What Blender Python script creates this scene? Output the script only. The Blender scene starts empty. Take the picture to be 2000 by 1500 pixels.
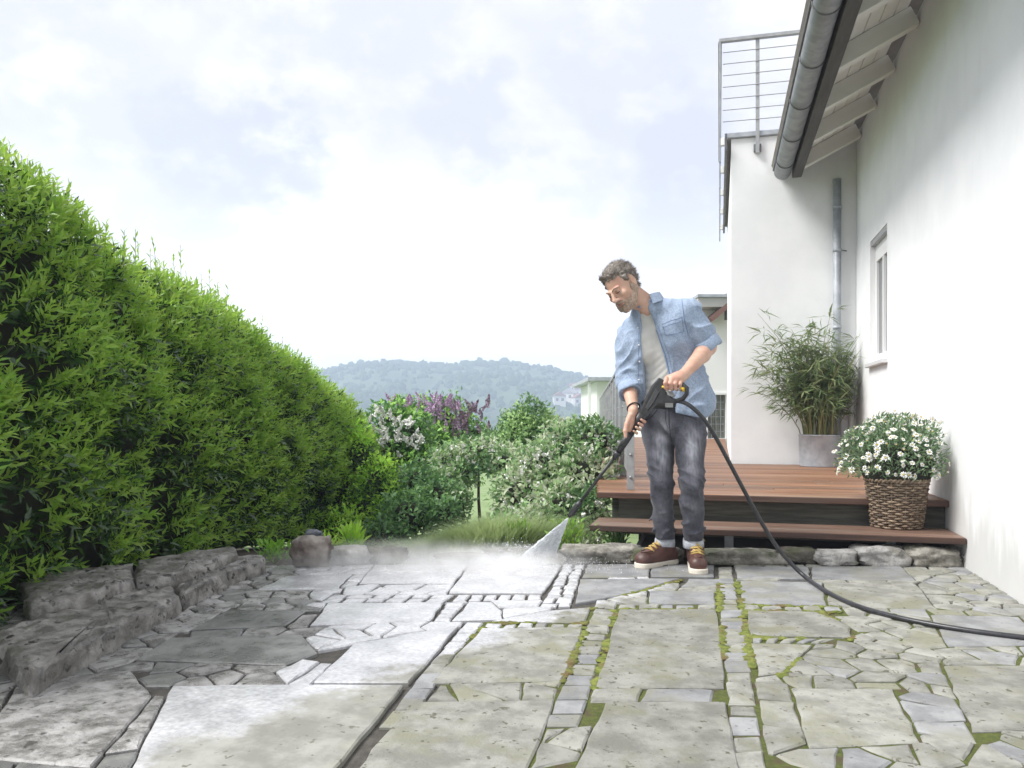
import bpy, math, random
import numpy as np
from mathutils import Vector, Matrix

S = bpy.context.scene
random.seed(7); rng = np.random.default_rng(7)
# ------------------------------------------------------------------ camera
CAMH, FPX, HZ, YAW = 0.90, 1564.0, 808.0, math.radians(14.5)
sa, ca = math.sin(YAW), math.cos(YAW)
cd = bpy.data.cameras.new('camera'); cam = bpy.data.objects.new('camera', cd)
S.collection.objects.link(cam); S.camera = cam
cam.location = (0, 0, CAMH); cam.rotation_euler = (math.radians(90), 0, YAW)
cd.sensor_fit = 'HORIZONTAL'; cd.sensor_width = 36; cd.lens = 36*FPX/2000; cd.shift_y = (HZ-750)/2000
cd.clip_start = 0.05; cd.clip_end = 9000
# ------------------------------------------------------------------ light
SUN_EL, SUN_AZ = math.radians(50), math.atan2(-0.74, -0.40)      # azimuth from +Y towards +X
sd = Vector((math.sin(SUN_AZ)*math.cos(SUN_EL), math.cos(SUN_AZ)*math.cos(SUN_EL), math.sin(SUN_EL)))
sl = bpy.data.lights.new('sun', 'SUN'); sl.energy = 2.15; sl.angle = math.radians(24); sl.color = (1, .98, .95)
so = bpy.data.objects.new('sun', sl); S.collection.objects.link(so)
so.rotation_euler = sd.to_track_quat('Z', 'Y').to_euler(); so.location = (-6, 2, 12)
S.view_settings.view_transform = 'Standard'; S.view_settings.look = 'None'
S.view_settings.exposure = 1.38; S.view_settings.gamma = 1.0; S.view_settings.use_curve_mapping = False
S.cycles.max_bounces = 10; S.cycles.transparent_max_bounces = 12; S.cycles.volume_bounces = 8
S.cycles.volume_step_rate = 1

def ray(px, py):
    xc = (px-1000)/FPX
    return Vector((xc*ca-sa, ca+xc*sa, (HZ-py)/FPX))
C0 = Vector((0, 0, CAMH))
def D(px, py, t): return C0 + ray(px, py)*t                 # at distance t along the view axis
def G(px, py, z=0.0):
    r = ray(px, py); return C0 + r*((z-CAMH)/r.z)
def atX(px, py, X): r = ray(px, py); return C0 + r*(X/r.x)
def atY(px, py, Y): r = ray(px, py); return C0 + r*(Y/r.y)
RIGHT, FWD, UP = Vector((ca, sa, 0)), Vector((-sa, ca, 0)), Vector((0, 0, 1))
def CV(x, t, z): return Vector((x*ca-t*sa, x*sa+t*ca, z))   # view-aligned ground coordinates

# ------------------------------------------------------------------ sky
W = bpy.data.worlds.new('World'); S.world = W; W.use_nodes = True
def build_sky():
    nt = W.node_tree; N, L = nt.nodes, nt.links; N.clear()
    def nd(t, **k):
        n = N.new(t)
        for a, b in k.items(): setattr(n, a, b)
        return n
    def math_(op, a, b=None, c=None, clamp=False):
        n = nd('ShaderNodeMath', operation=op, use_clamp=clamp)
        for i, v in enumerate((a, b, c)):
            if v is None: continue
            if hasattr(v, 'links'): L.new(v, n.inputs[i])
            else: n.inputs[i].default_value = v
        return n.outputs[0]
    tc = nd('ShaderNodeTexCoord')
    sky = nd('ShaderNodeTexSky', sky_type='NISHITA', sun_disc=False, sun_elevation=SUN_EL, sun_rotation=SUN_AZ)
    sky.air_density = 1.0; sky.dust_density = 2.5
    mp = nd('ShaderNodeMapping'); mp.inputs['Scale'].default_value = (1, 1, 1.5); L.new(tc.outputs['Generated'], mp.inputs[0])
    no = nd('ShaderNodeTexNoise'); no.inputs['Scale'].default_value = 3.6; no.inputs['Detail'].default_value = 9
    no.inputs['Roughness'].default_value = .62; no.inputs['Distortion'].default_value = .25; L.new(mp.outputs[0], no.inputs['Vector'])
    n2 = nd('ShaderNodeTexNoise'); n2.inputs['Scale'].default_value = 7; n2.inputs['Detail'].default_value = 9; n2.inputs['Roughness'].default_value = .6; L.new(mp.outputs[0], n2.inputs['Vector'])
    off = nd('ShaderNodeVectorMath', operation='SUBTRACT'); L.new(n2.outputs['Color'], off.inputs[0]); off.inputs[1].default_value = (.5, .5, .5)
    sc = nd('ShaderNodeVectorMath', operation='SCALE'); L.new(off.outputs[0], sc.inputs[0]); sc.inputs['Scale'].default_value = .24
    ad = nd('ShaderNodeVectorMath', operation='ADD'); L.new(tc.outputs['Generated'], ad.inputs[0]); L.new(sc.outputs[0], ad.inputs[1])
    acc = None
    # clear gaps between the clouds: (pixel, pixel, angular radius)
    for (px, py, r, w) in ((385, 255, .075, 1), (480, 290, .085, 1), (420, 370, .07, .9), (330, 410, .06, .6), (930, 240, .06, .9), (905, 290, .03, .8),
                           (1330, 300, .085, 1), (1345, 420, .085, 1), (1310, 510, .09, .8), (1180, 250, .05, .8), (560, 230, .05, .7), (1090, 330, .03, .6),
                           (700, 60, .14, .7), (1250, 60, .13, .7), (120, 130, .12, .7)):
        c = ray(px, py).normalized()
        ds = nd('ShaderNodeVectorMath', operation='DISTANCE'); L.new(ad.outputs[0], ds.inputs[0]); ds.inputs[1].default_value = c
        mr = nd('ShaderNodeMapRange', interpolation_type='SMOOTHSTEP'); L.new(ds.outputs['Value'], mr.inputs[0])
        mr.inputs[1].default_value = r*1.7; mr.inputs[2].default_value = r*.55; mr.inputs[3].default_value = 0; mr.inputs[4].default_value = w
        acc = mr.outputs[0] if acc is None else math_('MAXIMUM', acc, mr.outputs[0])
    gen = nd('ShaderNodeMapRange', interpolation_type='SMOOTHSTEP'); L.new(no.outputs['Fac'], gen.inputs[0])
    gen.inputs[1].default_value = .50; gen.inputs[2].default_value = .72; gen.inputs[3].default_value = 0; gen.inputs[4].default_value = .75
    br = nd('ShaderNodeTexNoise'); br.inputs['Scale'].default_value = 11; br.inputs['Detail'].default_value = 9; br.inputs['Roughness'].default_value = .6; L.new(mp.outputs[0], br.inputs['Vector'])
    bk = nd('ShaderNodeMapRange', interpolation_type='SMOOTHSTEP'); L.new(br.outputs['Fac'], bk.inputs[0]); bk.inputs[1].default_value = .34; bk.inputs[2].default_value = .55; bk.inputs[3].default_value = .15
    acc = math_('MULTIPLY', acc, bk.outputs[0])
    hole = math_('MAXIMUM', acc, gen.outputs[0])
    sx = nd('ShaderNodeSeparateXYZ'); L.new(tc.outputs['Generated'], sx.inputs[0])
    el = nd('ShaderNodeMapRange', interpolation_type='SMOOTHSTEP'); L.new(sx.outputs[2], el.inputs[0])
    el.inputs[1].default_value = .08; el.inputs[2].default_value = .26
    hole = math_('MULTIPLY', hole, el.outputs[0])
    # cloud: bright white, faint grey relief
    cr = nd('ShaderNodeMapRange'); L.new(no.outputs['Fac'], cr.inputs[0])
    cr.inputs[1].default_value = .3; cr.inputs[2].default_value = .65; cr.inputs[3].default_value = .48; cr.inputs[4].default_value = .375
    cl = nd('ShaderNodeVectorMath', operation='SCALE'); cl.inputs[0].default_value = (.995, .995, 1.02); L.new(cr.outputs[0], cl.inputs['Scale'])
    sk = nd('ShaderNodeVectorMath', operation='SCALE'); L.new(sky.outputs[0], sk.inputs[0]); sk.inputs['Scale'].default_value = .10
    hz = nd('ShaderNodeMix', data_type='RGBA'); hz.inputs[0].default_value = .93
    L.new(sk.outputs[0], hz.inputs[6]); hz.inputs[7].default_value = (.310, .317, .398, 1)      # thin veil over the clear sky
    mx = nd('ShaderNodeMix', data_type='RGBA'); L.new(hole, mx.inputs[0]); L.new(cl.outputs[0], mx.inputs[6]); L.new(hz.outputs[2], mx.inputs[7])
    hb = nd('ShaderNodeMapRange', interpolation_type='SMOOTHSTEP'); L.new(sx.outputs[2], hb.inputs[0])      # bright haze band low over the horizon
    hb.inputs[1].default_value = .02; hb.inputs[2].default_value = .30; hb.inputs[3].default_value = 1.55; hb.inputs[4].default_value = 1.0
    sc2 = nd('ShaderNodeVectorMath', operation='SCALE'); L.new(mx.outputs[2], sc2.inputs[0]); L.new(hb.outputs[0], sc2.inputs['Scale'])
    bg = nd('ShaderNodeBackground'); bg.inputs['Strength'].default_value = 1.0; L.new(sc2.outputs[0], bg.inputs[0])
    out = nd('ShaderNodeOutputWorld'); L.new(bg.outputs[0], out.inputs[0])
build_sky()

# ------------------------------------------------------------------ object helpers
OFF = {}
def woff(o): return OFF.get(o.name, Vector((0, 0, 0)))
def tag(o, label=None, cat=None, group=None, kind=None):
    if label: o['label'] = label
    if cat: o['category'] = cat
    if group: o['group'] = group
    if kind: o['kind'] = kind
    return o
def thing(name, label, cat, loc=(0, 0, 0), group=None, parent=None):
    o = bpy.data.objects.new(name, None); o.empty_display_size = .1; S.collection.objects.link(o)
    loc = Vector(loc); o.location = loc; OFF[o.name] = loc
    tag(o, label, cat, group); return o
def mesh_np(name, V, F, smooth=True):
    me = bpy.data.meshes.new(name); V = np.asarray(V, dtype=np.float32)
    if isinstance(F, np.ndarray):
        n, k = F.shape
        me.vertices.add(len(V)); me.vertices.foreach_set('co', V.ravel())
        me.loops.add(n*k); me.loops.foreach_set('vertex_index', F.astype(np.int32).ravel())
        me.polygons.add(n); me.polygons.foreach_set('loop_start', np.arange(0, n*k, k, dtype=np.int32))
        me.polygons.foreach_set('loop_total', np.full(n, k, dtype=np.int32)); me.update(calc_edges=True)
    else:
        me.from_pydata([tuple(map(float, v)) for v in V], [], F)
    if smooth: me.polygons.foreach_set('use_smooth', np.ones(len(me.polygons), dtype=bool))
    me.update(); return me
def obj(name, V, F, mat, parent=None, smooth=True, loc=None, kind=None):
    """one mesh object; V in world coordinates; loc = origin for a top-level one"""
    V = np.asarray(V, dtype=np.float64).reshape(-1, 3)
    base = woff(parent) if parent else (Vector(loc) if loc is not None else Vector((0, 0, 0)))
    me = mesh_np(name, V-np.array(base), F, smooth)
    for m in (mat if isinstance(mat, (list, tuple)) else [mat]): me.materials.append(m)
    o = bpy.data.objects.new(name, me); S.collection.objects.link(o)
    if parent: o.parent = parent
    else: o.location = base
    OFF[o.name] = base
    if kind: o['kind'] = kind
    return o
def inst(name, me, M, parent=None):
    """object sharing mesh data, M = world matrix (parents are never rotated)"""
    o = bpy.data.objects.new(name, me); S.collection.objects.link(o)
    if parent:
        o.parent = parent; o.matrix_local = Matrix.Translation(-woff(parent)) @ M
    else: o.matrix_world = M
    return o

class MB:
    def __init__(s): s.v = []; s.f = []
    def add(s, V, F):
        n = len(s.v); s.v += [Vector(v) for v in V]; s.f += [tuple(i+n for i in f) for f in F]; return s
    def box(s, lo, hi, bev=0.0):
        lo, hi = Vector(lo), Vector(hi); c = (lo+hi)/2; h = (hi-lo)/2
        return s.obox(c, Vector((h.x, 0, 0)), Vector((0, h.y, 0)), Vector((0, 0, h.z)), bev)
    def obox(s, c, a, b, d, bev=0.0):
        c, a, b, d = Vector(c), Vector(a), Vector(b), Vector(d)
        if bev <= 0:
            V = [c+a*x+b*y+d*z for x in (-1, 1) for y in (-1, 1) for z in (-1, 1)]
            return s.add(V, [(0, 1, 3, 2), (4, 6, 7, 5), (0, 4, 5, 1), (2, 3, 7, 6), (0, 2, 6, 4), (1, 5, 7, 3)])
        la, lb, ld = a.length, b.length, d.length; bev = min(bev, .45*min(la, lb, ld))
        ua, ub, ud = a/la, b/lb, d/ld; V = []
        for x in (-1, 1):
            for y in (-1, 1):
                for z in (-1, 1):
                    V += [c+a*x+b*y+d*z-ub*y*bev-ud*z*bev, c+a*x+b*y+d*z-ua*x*bev-ud*z*bev, c+a*x+b*y+d*z-ua*x*bev-ub*y*bev]
        I = lambda x, y, z, k: ((x*2+y)*2+z)*3+k
        F = []
        for x in (0, 1): F.append([I(x, 0, 0, 0), I(x, 1, 0, 0), I(x, 1, 1, 0), I(x, 0, 1, 0)])
        for y in (0, 1): F.append([I(0, y, 0, 1), I(1, y, 0, 1), I(1, y, 1, 1), I(0, y, 1, 1)])
        for z in (0, 1): F.append([I(0, 0, z, 2), I(1, 0, z, 2), I(1, 1, z, 2), I(0, 1, z, 2)])
        for p in (0, 1):
            for q in (0, 1):
                F.append([I(p, q, 0, 0), I(p, q, 1, 0), I(p, q, 1, 1), I(p, q, 0, 1)])
                F.append([I(p, 0, q, 0), I(p, 1, q, 0), I(p, 1, q, 2), I(p, 0, q, 2)])
                F.append([I(0, p, q, 1), I(1, p, q, 1), I(1, p, q, 2), I(0, p, q, 2)])
        for x in (0, 1):
            for y in (0, 1):
                for z in (0, 1): F.append([I(x, y, z, 0), I(x, y, z, 1), I(x, y, z, 2)])
        n = len(s.v); s.v += V
        cc = c
        for f in F:      # orient outwards
            p = [V[i] for i in f]; nr = (p[1]-p[0]).cross(p[2]-p[0]); m = sum(p, Vector())/len(p)
            if nr.dot(m-cc) < 0: f = f[::-1]
            s.f.append(tuple(i+n for i in f))
        return s
    def tube(s, pts, r, n=8, cap=True, closed=False):
        pts = [Vector(p) for p in pts]; m = len(pts)
        rs = list(r) if hasattr(r, '__len__') else [r]*m
        tang = []
        for i in range(m):
            a = pts[(i-1) % m] if (closed or i > 0) else pts[i]
            b = pts[(i+1) % m] if (closed or i < m-1) else pts[i]
            tang.append((b-a).normalized())
        t0 = tang[0]; u = t0.cross(Vector((0, 0, 1)))
        if u.length < .05: u = t0.cross(Vector((1, 0, 0)))
        u.normalize(); V = []
        for i in range(m):
            t = tang[i]; u = (u-t*u.dot(t)).normalized(); w = t.cross(u)
            for k in range(n):
                an = 2*math.pi*k/n; V.append(pts[i]+(u*math.cos(an)+w*math.sin(an))*rs[i])
        F = []
        for i in range(m if closed else m-1):
            j = (i+1) % m
            for k in range(n):
                k2 = (k+1) % n; F.append((i*n+k, i*n+k2, j*n+k2, j*n+k))
        if cap and not closed:
            F.append(tuple(range(n))[::-1]); F.append(tuple((m-1)*n+k for k in range(n)))
        return s.add(V, F)
    def prism(s, poly, vec, bev=0.0):
        """poly extruded by vec; bev = inset of the far cap"""
        poly = [Vector(p) for p in poly]; vec = Vector(vec); n = len(poly); c = sum(poly, Vector())/n
        if bev > 0:
            L = vec.length; R1 = [p+vec*(1-bev/L) for p in poly]
            R2 = [p+vec+(c-p).normalized()*bev for p in poly]
            V = poly+R1+R2
            F = [tuple(range(n))[::-1]]+[(i, (i+1) % n, n+(i+1) % n, n+i) for i in range(n)]+[(n+i, n+(i+1) % n, 2*n+(i+1) % n, 2*n+i) for i in range(n)]+[tuple(2*n+i for i in range(n))]
        else:
            V = poly+[p+vec for p in poly]
            F = [tuple(range(n))[::-1]]+[(i, (i+1) % n, n+(i+1) % n, n+i) for i in range(n)]+[tuple(n+i for i in range(n))]
        nr = Vector()
        for i in range(n): nr += (poly[i]-c).cross(poly[(i+1) % n]-c)
        if nr.dot(vec) < 0: F = [f[::-1] for f in F]
        return s.add(V, F)
    def lathe(s, c, prof, n=24):
        c = Vector(c); V = []; F = []; m = len(prof)
        for (r, z) in prof:
            for k in range(n):
                a = 2*math.pi*k/n; V.append(c+Vector((r*math.cos(a), r*math.sin(a), z)))
        for i in range(m-1):
            for k in range(n):
                k2 = (k+1) % n; F.append((i*n+k, i*n+k2, (i+1)*n+k2, (i+1)*n+k))
        return s.add(V, F)
    def ball(s, c, r, nu=8, nv=6):
        c = Vector(c); V = [c+Vector((0, 0, r))]; F = []
        for j in range(1, nv):
            for k in range(nu):
                th = math.pi*j/nv; a = 2*math.pi*k/nu
                V.append(c+Vector((math.sin(th)*math.cos(a), math.sin(th)*math.sin(a), math.cos(th)))*r)
        V.append(c-Vector((0, 0, r)))
        for k in range(nu):
            k2 = (k+1) % nu; F.append((0, 1+k, 1+k2))
            for j in range(nv-2): a = 1+j*nu; F.append((a+k, a+nu+k, a+nu+k2, a+k2))
            a = 1+(nv-2)*nu; F.append((a+k, len(V)-1, a+k2))
        return s.add(V, F)
    def build(s, name, mat, parent=None, smooth=False, loc=None, kind=None):
        return obj(name, [tuple(v) for v in s.v], s.f, mat, parent, smooth, loc, kind)

# ------------------------------------------------------------------ materials
def srgb(r, g, b):
    f = lambda c: (c/255/12.92) if c <= 10 else ((c/255+.055)/1.055)**2.4
    return (f(r), f(g), f(b))
def mat(name, col, rough=.6, col2=None, scale=8, detail=5, lo=.35, hi=.65, bump=0, bscale=40, stretch=(1, 1, 1), metal=0, spec=.5,
        island=0.0, speck=None, extra=None, coords='Object', col3=None, scale3=2, rough2=None, bdist=.01, objrand=0.0):
    m = bpy.data.materials.new(name); m.use_nodes = True; nt = m.node_tree; N, L = nt.nodes, nt.links
    b = N['Principled BSDF']; b.inputs['Roughness'].default_value = rough; b.inputs['Metallic'].default_value = metal
    b.inputs['Specular IOR Level'].default_value = spec
    tc = N.new('ShaderNodeTexCoord'); mp = N.new('ShaderNodeMapping'); mp.inputs['Scale'].default_value = stretch
    L.new(tc.outputs[coords], mp.inputs[0])
    if coords == 'Object':
        oi = N.new('ShaderNodeObjectInfo'); mm = N.new('ShaderNodeMath'); mm.operation = 'MULTIPLY'; L.new(oi.outputs['Random'], mm.inputs[0]); mm.inputs[1].default_value = 37.0
        cb = N.new('ShaderNodeCombineXYZ')
        for i in range(3): L.new(mm.outputs[0], cb.inputs[i])
        L.new(cb.outputs[0], mp.inputs['Location'])
    def noise(sc, de=detail):
        n = N.new('ShaderNodeTexNoise'); n.inputs['Scale'].default_value = sc; n.inputs['Detail'].default_value = de
        n.inputs['Roughness'].default_value = .62; L.new(mp.outputs[0], n.inputs['Vector']); return n.outputs['Fac']
    def ramp(v, a, c):
        r = N.new('ShaderNodeMapRange'); r.interpolation_type = 'SMOOTHSTEP'; L.new(v, r.inputs[0]); r.inputs[1].default_value = a; r.inputs[2].default_value = c; return r.outputs[0]
    def mix(f, a, c):
        x = N.new('ShaderNodeMix'); x.data_type = 'RGBA'
        if hasattr(f, 'links'): L.new(f, x.inputs[0])
        else: x.inputs[0].default_value = f
        for i, v in ((6, a), (7, c)):
            if hasattr(v, 'links'): L.new(v, x.inputs[i])
            else: x.inputs[i].default_value = (*v, 1)
        return x.outputs[2]
    cur = col; f1 = None
    if col2: f1 = ramp(noise(scale), lo, hi); cur = mix(f1, col, col2)
    if col3: cur = mix(ramp(noise(scale3, 3), .48, .68), cur, col3)
    if speck: cur = mix(ramp(noise(speck[1], 2), speck[2], speck[2]+.08), cur, speck[0])
    if rough2 is not None and f1 is not None:
        r = N.new('ShaderNodeMapRange'); L.new(f1, r.inputs[0]); r.inputs[3].default_value = rough; r.inputs[4].default_value = rough2; L.new(r.outputs[0], b.inputs['Roughness'])
    if island or objrand:
        if island: g = N.new('ShaderNodeNewGeometry'); src = g.outputs['Random Per Island']; amt = island
        else: g = N.new('ShaderNodeObjectInfo'); src = g.outputs['Random']; amt = objrand
        r = N.new('ShaderNodeMapRange'); L.new(src, r.inputs[0]); r.inputs[3].default_value = 1-amt; r.inputs[4].default_value = 1+amt
        h = N.new('ShaderNodeHueSaturation'); L.new(r.outputs[0], h.inputs['Value'])
        if hasattr(cur, 'links'): L.new(cur, h.inputs['Color'])
        else: h.inputs['Color'].default_value = (*cur, 1)
        cur = h.outputs[0]
    if hasattr(cur, 'links'): L.new(cur, b.inputs['Base Color'])
    else: b.inputs['Base Color'].default_value = (*cur, 1)
    if bump:
        bn = N.new('ShaderNodeBump'); bn.inputs['Strength'].default_value = bump; bn.inputs['Distance'].default_value = bdist
        L.new(noise(bscale, 6), bn.inputs['Height']); L.new(bn.outputs[0], b.inputs['Normal'])
    m['_'] = 0
    if extra: extra(m, N, L, b)
    return m
def leafmat(name, col, col2, rough=.4, trans=.45, island=.35, tcol=None, spec=.5, scale=6, huev=.02):
    m = bpy.data.materials.new(name); m.use_nodes = True; nt = m.node_tree; N, L = nt.nodes, nt.links
    b = N['Principled BSDF']; b.inputs['Roughness'].default_value = rough; b.inputs['Specular IOR Level'].default_value = spec
    g = N.new('ShaderNodeNewGeometry'); tc = N.new('ShaderNodeTexCoord')
    n = N.new('ShaderNodeTexNoise'); n.inputs['Scale'].default_value = scale; n.inputs['Detail'].default_value = 2; L.new(tc.outputs['Object'], n.inputs['Vector'])
    add = N.new('ShaderNodeMath'); add.operation = 'MULTIPLY_ADD'; L.new(g.outputs['Random Per Island'], add.inputs[0]); add.inputs[1].default_value = .75
    L.new(n.outputs['Fac'], add.inputs[2])
    r = N.new('ShaderNodeMapRange'); L.new(add.outputs[0], r.inputs[0]); r.inputs[1].default_value = .45; r.inputs[2].default_value = 1.2
    x = N.new('ShaderNodeMix'); x.data_type = 'RGBA'; L.new(r.outputs[0], x.inputs[0]); x.inputs[6].default_value = (*col, 1); x.inputs[7].default_value = (*col2, 1)
    h = N.new('ShaderNodeHueSaturation'); L.new(x.outputs[2], h.inputs['Color'])
    v = N.new('ShaderNodeMapRange'); L.new(g.outputs['Random Per Island'], v.inputs[0]); v.inputs[3].default_value = 1+island; v.inputs[4].default_value = 1-island; L.new(v.outputs[0], h.inputs['Value'])
    L.new(h.outputs[0], b.inputs['Base Color'])
    t = N.new('ShaderNodeBsdfTranslucent')
    hs = N.new('ShaderNodeHueSaturation'); hs.inputs['Value'].default_value = 1.6; hs.inputs['Hue'].default_value = .485; L.new(h.outputs[0], hs.inputs['Color'])
    L.new(hs.outputs[0], t.inputs['Color'])
    ms = N.new('ShaderNodeMixShader'); ms.inputs[0].default_value = trans; L.new(b.outputs[0], ms.inputs[1]); L.new(t.outputs[0], ms.inputs[2])
    L.new(ms.outputs[0], N['Material Output'].inputs['Surface']); return m

# ------------------------------------------------------------------ noise + leaves (numpy)
def vnoise(P, seed=0):
    """smooth pseudo-noise in about [-1,1]"""
    r = np.random.default_rng(seed); out = np.zeros(P.shape[:-1])
    for k in range(6):
        d = r.normal(size=3); d /= np.linalg.norm(d); f = r.uniform(.7, 1.6); ph = r.uniform(0, 6.28)
        out += np.sin((P@d)*f*2*math.pi+ph+1.3*np.sin((P@r.normal(size=3))*2.2+k))
    return out/3.2
def norm(a): return a/np.maximum(np.linalg.norm(a, axis=-1, keepdims=True), 1e-9)
def leaves(B, Dr, Nr, L, Wd, fold=.25, droop=.15):
    """folded four-triangle leaves: base, direction, surface normal, length, width"""
    B = np.asarray(B, float); n = len(B); Dr = norm(Dr); Nr = Nr-Dr*np.sum(Nr*Dr, -1, keepdims=True); Nr = norm(Nr)
    Sd = np.cross(Dr, Nr); L = np.broadcast_to(L, n)[:, None]; Wd = np.broadcast_to(Wd, n)[:, None]
    mid = B+Dr*L*.45
    V = np.stack([B, mid+Sd*Wd*.5+Nr*Wd*fold*.5, mid-Nr*Wd*fold*.3, mid-Sd*Wd*.5+Nr*Wd*fold*.5, B+Dr*L-Nr*L*droop], 1).reshape(-1, 3)
    F = np.array([[0, 2, 1], [0, 3, 2], [1, 2, 4], [2, 3, 4]])
    return V, (F[None]+5*np.arange(n)[:, None, None]).reshape(-1, 3)
def rand_dir(n): return norm(rng.normal(size=(n, 3)))
LEAF1 = None
def leaf_matrix(B, Dr, Nr, L, Wd):
    d = Vector(Dr).normalized(); n = Vector(Nr); n = (n-d*n.dot(d)).normalized(); s = d.cross(n)
    M = Matrix(((s.x*Wd, d.x*L, n.x*Wd, B[0]), (s.y*Wd, d.y*L, n.y*Wd, B[1]), (s.z*Wd, d.z*L, n.z*Wd, B[2]), (0, 0, 0, 1)))
    return M
def unit_leaf(name, mat_, fold=.25, droop=.15):
    V, F = leaves(np.zeros((1, 3)), np.array([[0, 1., 0]]), np.array([[0, 0, 1.]]), 1., 1., fold, 0)
    V[4, 2] -= droop*2
    me = mesh_np(name, V, F, True); me.materials.append(mat_); return me
# ================================================================== THE SETTING
M_soil = mat('soil', (.035, .028, .02), .9, (.07, .055, .04), 6, bump=.6, bscale=30)
M_lawn = mat('lawn_grass', (.16, .23, .085), .8, (.22, .30, .13), 3, bump=.5, bscale=60)
M_wood_far = mat('forest_far', (.02, .045, .017), .9, (.055, .10, .035), .03, detail=4)
# terrain: flat by the house, falling away into a valley, then the wooded hill
def terrain_z(x, y):
    t = -x*sa+y*ca; l = x*ca+y*sa
    near = -.075-np.clip((t-5.4)/8, 0, 1)**1.2*1.35
    far = -np.clip((t-48)/150, 0, 1)*26
    return near+far
def build_ground():
    rr = np.concatenate([np.linspace(.5, 30, 60), np.geomspace(32, 4000, 46)]); na = 140
    th = np.linspace(0, 2*math.pi, na, endpoint=False)
    X = np.concatenate([[0], (rr[:, None]*np.cos(th)).ravel()]); Y = np.concatenate([[0], (rr[:, None]*np.sin(th)).ravel()])
    Z = terrain_z(X, Y); V = np.stack([X, Y, Z], 1); F = []
    for k in range(na): F.append((0, 1+k, 1+(k+1) % na))
    for i in range(len(rr)-1):
        a = 1+i*na
        for k in range(na): F.append((a+k, a+na+k, a+na+(k+1) % na, a+(k+1) % na))
    o = obj('ground', V, F, [M_lawn, M_soil, M_wood_far]); o['kind'] = 'structure'
    me = o.data
    for p in me.polygons:
        c = p.center; r = math.hypot(c.x, c.y); t = -c.x*sa+c.y*ca
        p.material_index = 2 if t > 140 else (1 if (r < 7.4 and t < 7.2) else 0)
build_ground()
def hill_profile(u):
    xs = [-9000, -900, -200, 300, 560, 640, 700, 760, 820, 880, 930, 985, 1040, 1090, 1130, 1165, 1210, 1300, 1500, 2100, 9000]
    ys = [700, 690, 700, 735, 742, 726, 714, 711, 714, 718, 714, 713, 718, 727, 738, 748, 756, 764, 770, 775, 780]
    return np.interp(u, xs, ys)
def build_hill():
    T0, T1 = 300.0, 640.0; nu, nv = 230, 60
    u = np.linspace(-700, 2500, nu); v = np.linspace(0, 1, nv)
    U, Vv = np.meshgrid(u, v, indexing='ij')
    t = T0+(T1-T0)*Vv; xcam = (U-1000)/FPX*T1*(.55+.45*Vv)
    ztop = CAMH+(HZ-hill_profile(U))/FPX*T1
    z = -34+(ztop+34)*np.sin(Vv*math.pi/2)**1.15
    P = np.stack([xcam, t, z], -1)
    z = z+1.4*vnoise(P*np.array([.012, .012, 0]), 5)*np.sin(Vv*math.pi)*2
    X = xcam*ca-t*sa; Y = xcam*sa+t*ca
    V = np.stack([X, Y, z], -1).reshape(-1, 3); I = np.arange(nu*nv).reshape(nu, nv)
    F = np.stack([I[:-1, :-1], I[1:, :-1], I[1:, 1:], I[:-1, 1:]], -1).reshape(-1, 4)
    o = obj('hill', V, F, M_wood_far); o['kind'] = 'structure'
    # one mass of tree crowns covering the slope
    bm = MB().ball((0, 0, 0), 1, 7, 4); bv = np.array([tuple(q) for q in bm.v]); bf = [f for f in bm.f]
    tri = []
    for f in bf: tri += [(f[0], f[i], f[i+1]) for i in range(1, len(f)-1)]
    tri = np.array(tri); n = 9500
    iu = rng.uniform(0, nu-1.01, n); iv = (nv-1.01)*rng.uniform(.04, 1, n)**.9
    VV = V.reshape(nu, nv, 3); a, b = iu.astype(int), iv.astype(int); fu, fv = (iu-a)[:, None], (iv-b)[:, None]
    C = VV[a, b]*(1-fu)*(1-fv)+VV[a+1, b]*fu*(1-fv)+VV[a, b+1]*(1-fu)*fv+VV[a+1, b+1]*fu*fv
    px = U[a, b]; C = C[(px > 400) & (px < 1900)]; n = len(C)
    r = rng.uniform(1.3, 2.7, n)*(.8+.5*(rng.random(n) < .15)); tall = np.where(rng.random(n) < .12, rng.uniform(1.2, 1.6, n), rng.uniform(.8, 1.15, n))
    VB = bv[None]*(1+.28*rng.normal(size=(n, len(bv), 1)))*np.stack([r, r, r*tall], -1)[:, None, :]+(C+np.array([0, 0, .5]))[:, None, :]
    FB = (tri[None]+len(bv)*np.arange(n)[:, None, None]).reshape(-1, 3)
    M = leafmat('forest_crowns', (.018, .042, .016), (.06, .115, .04), .9, 0, .3, spec=.1, scale=.02)
    o = obj('forest', VB.reshape(-1, 3), FB, M, kind='stuff'); tag(o, 'hazy blue-green woodland covering the far hill', 'woodland')
build_hill()

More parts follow.
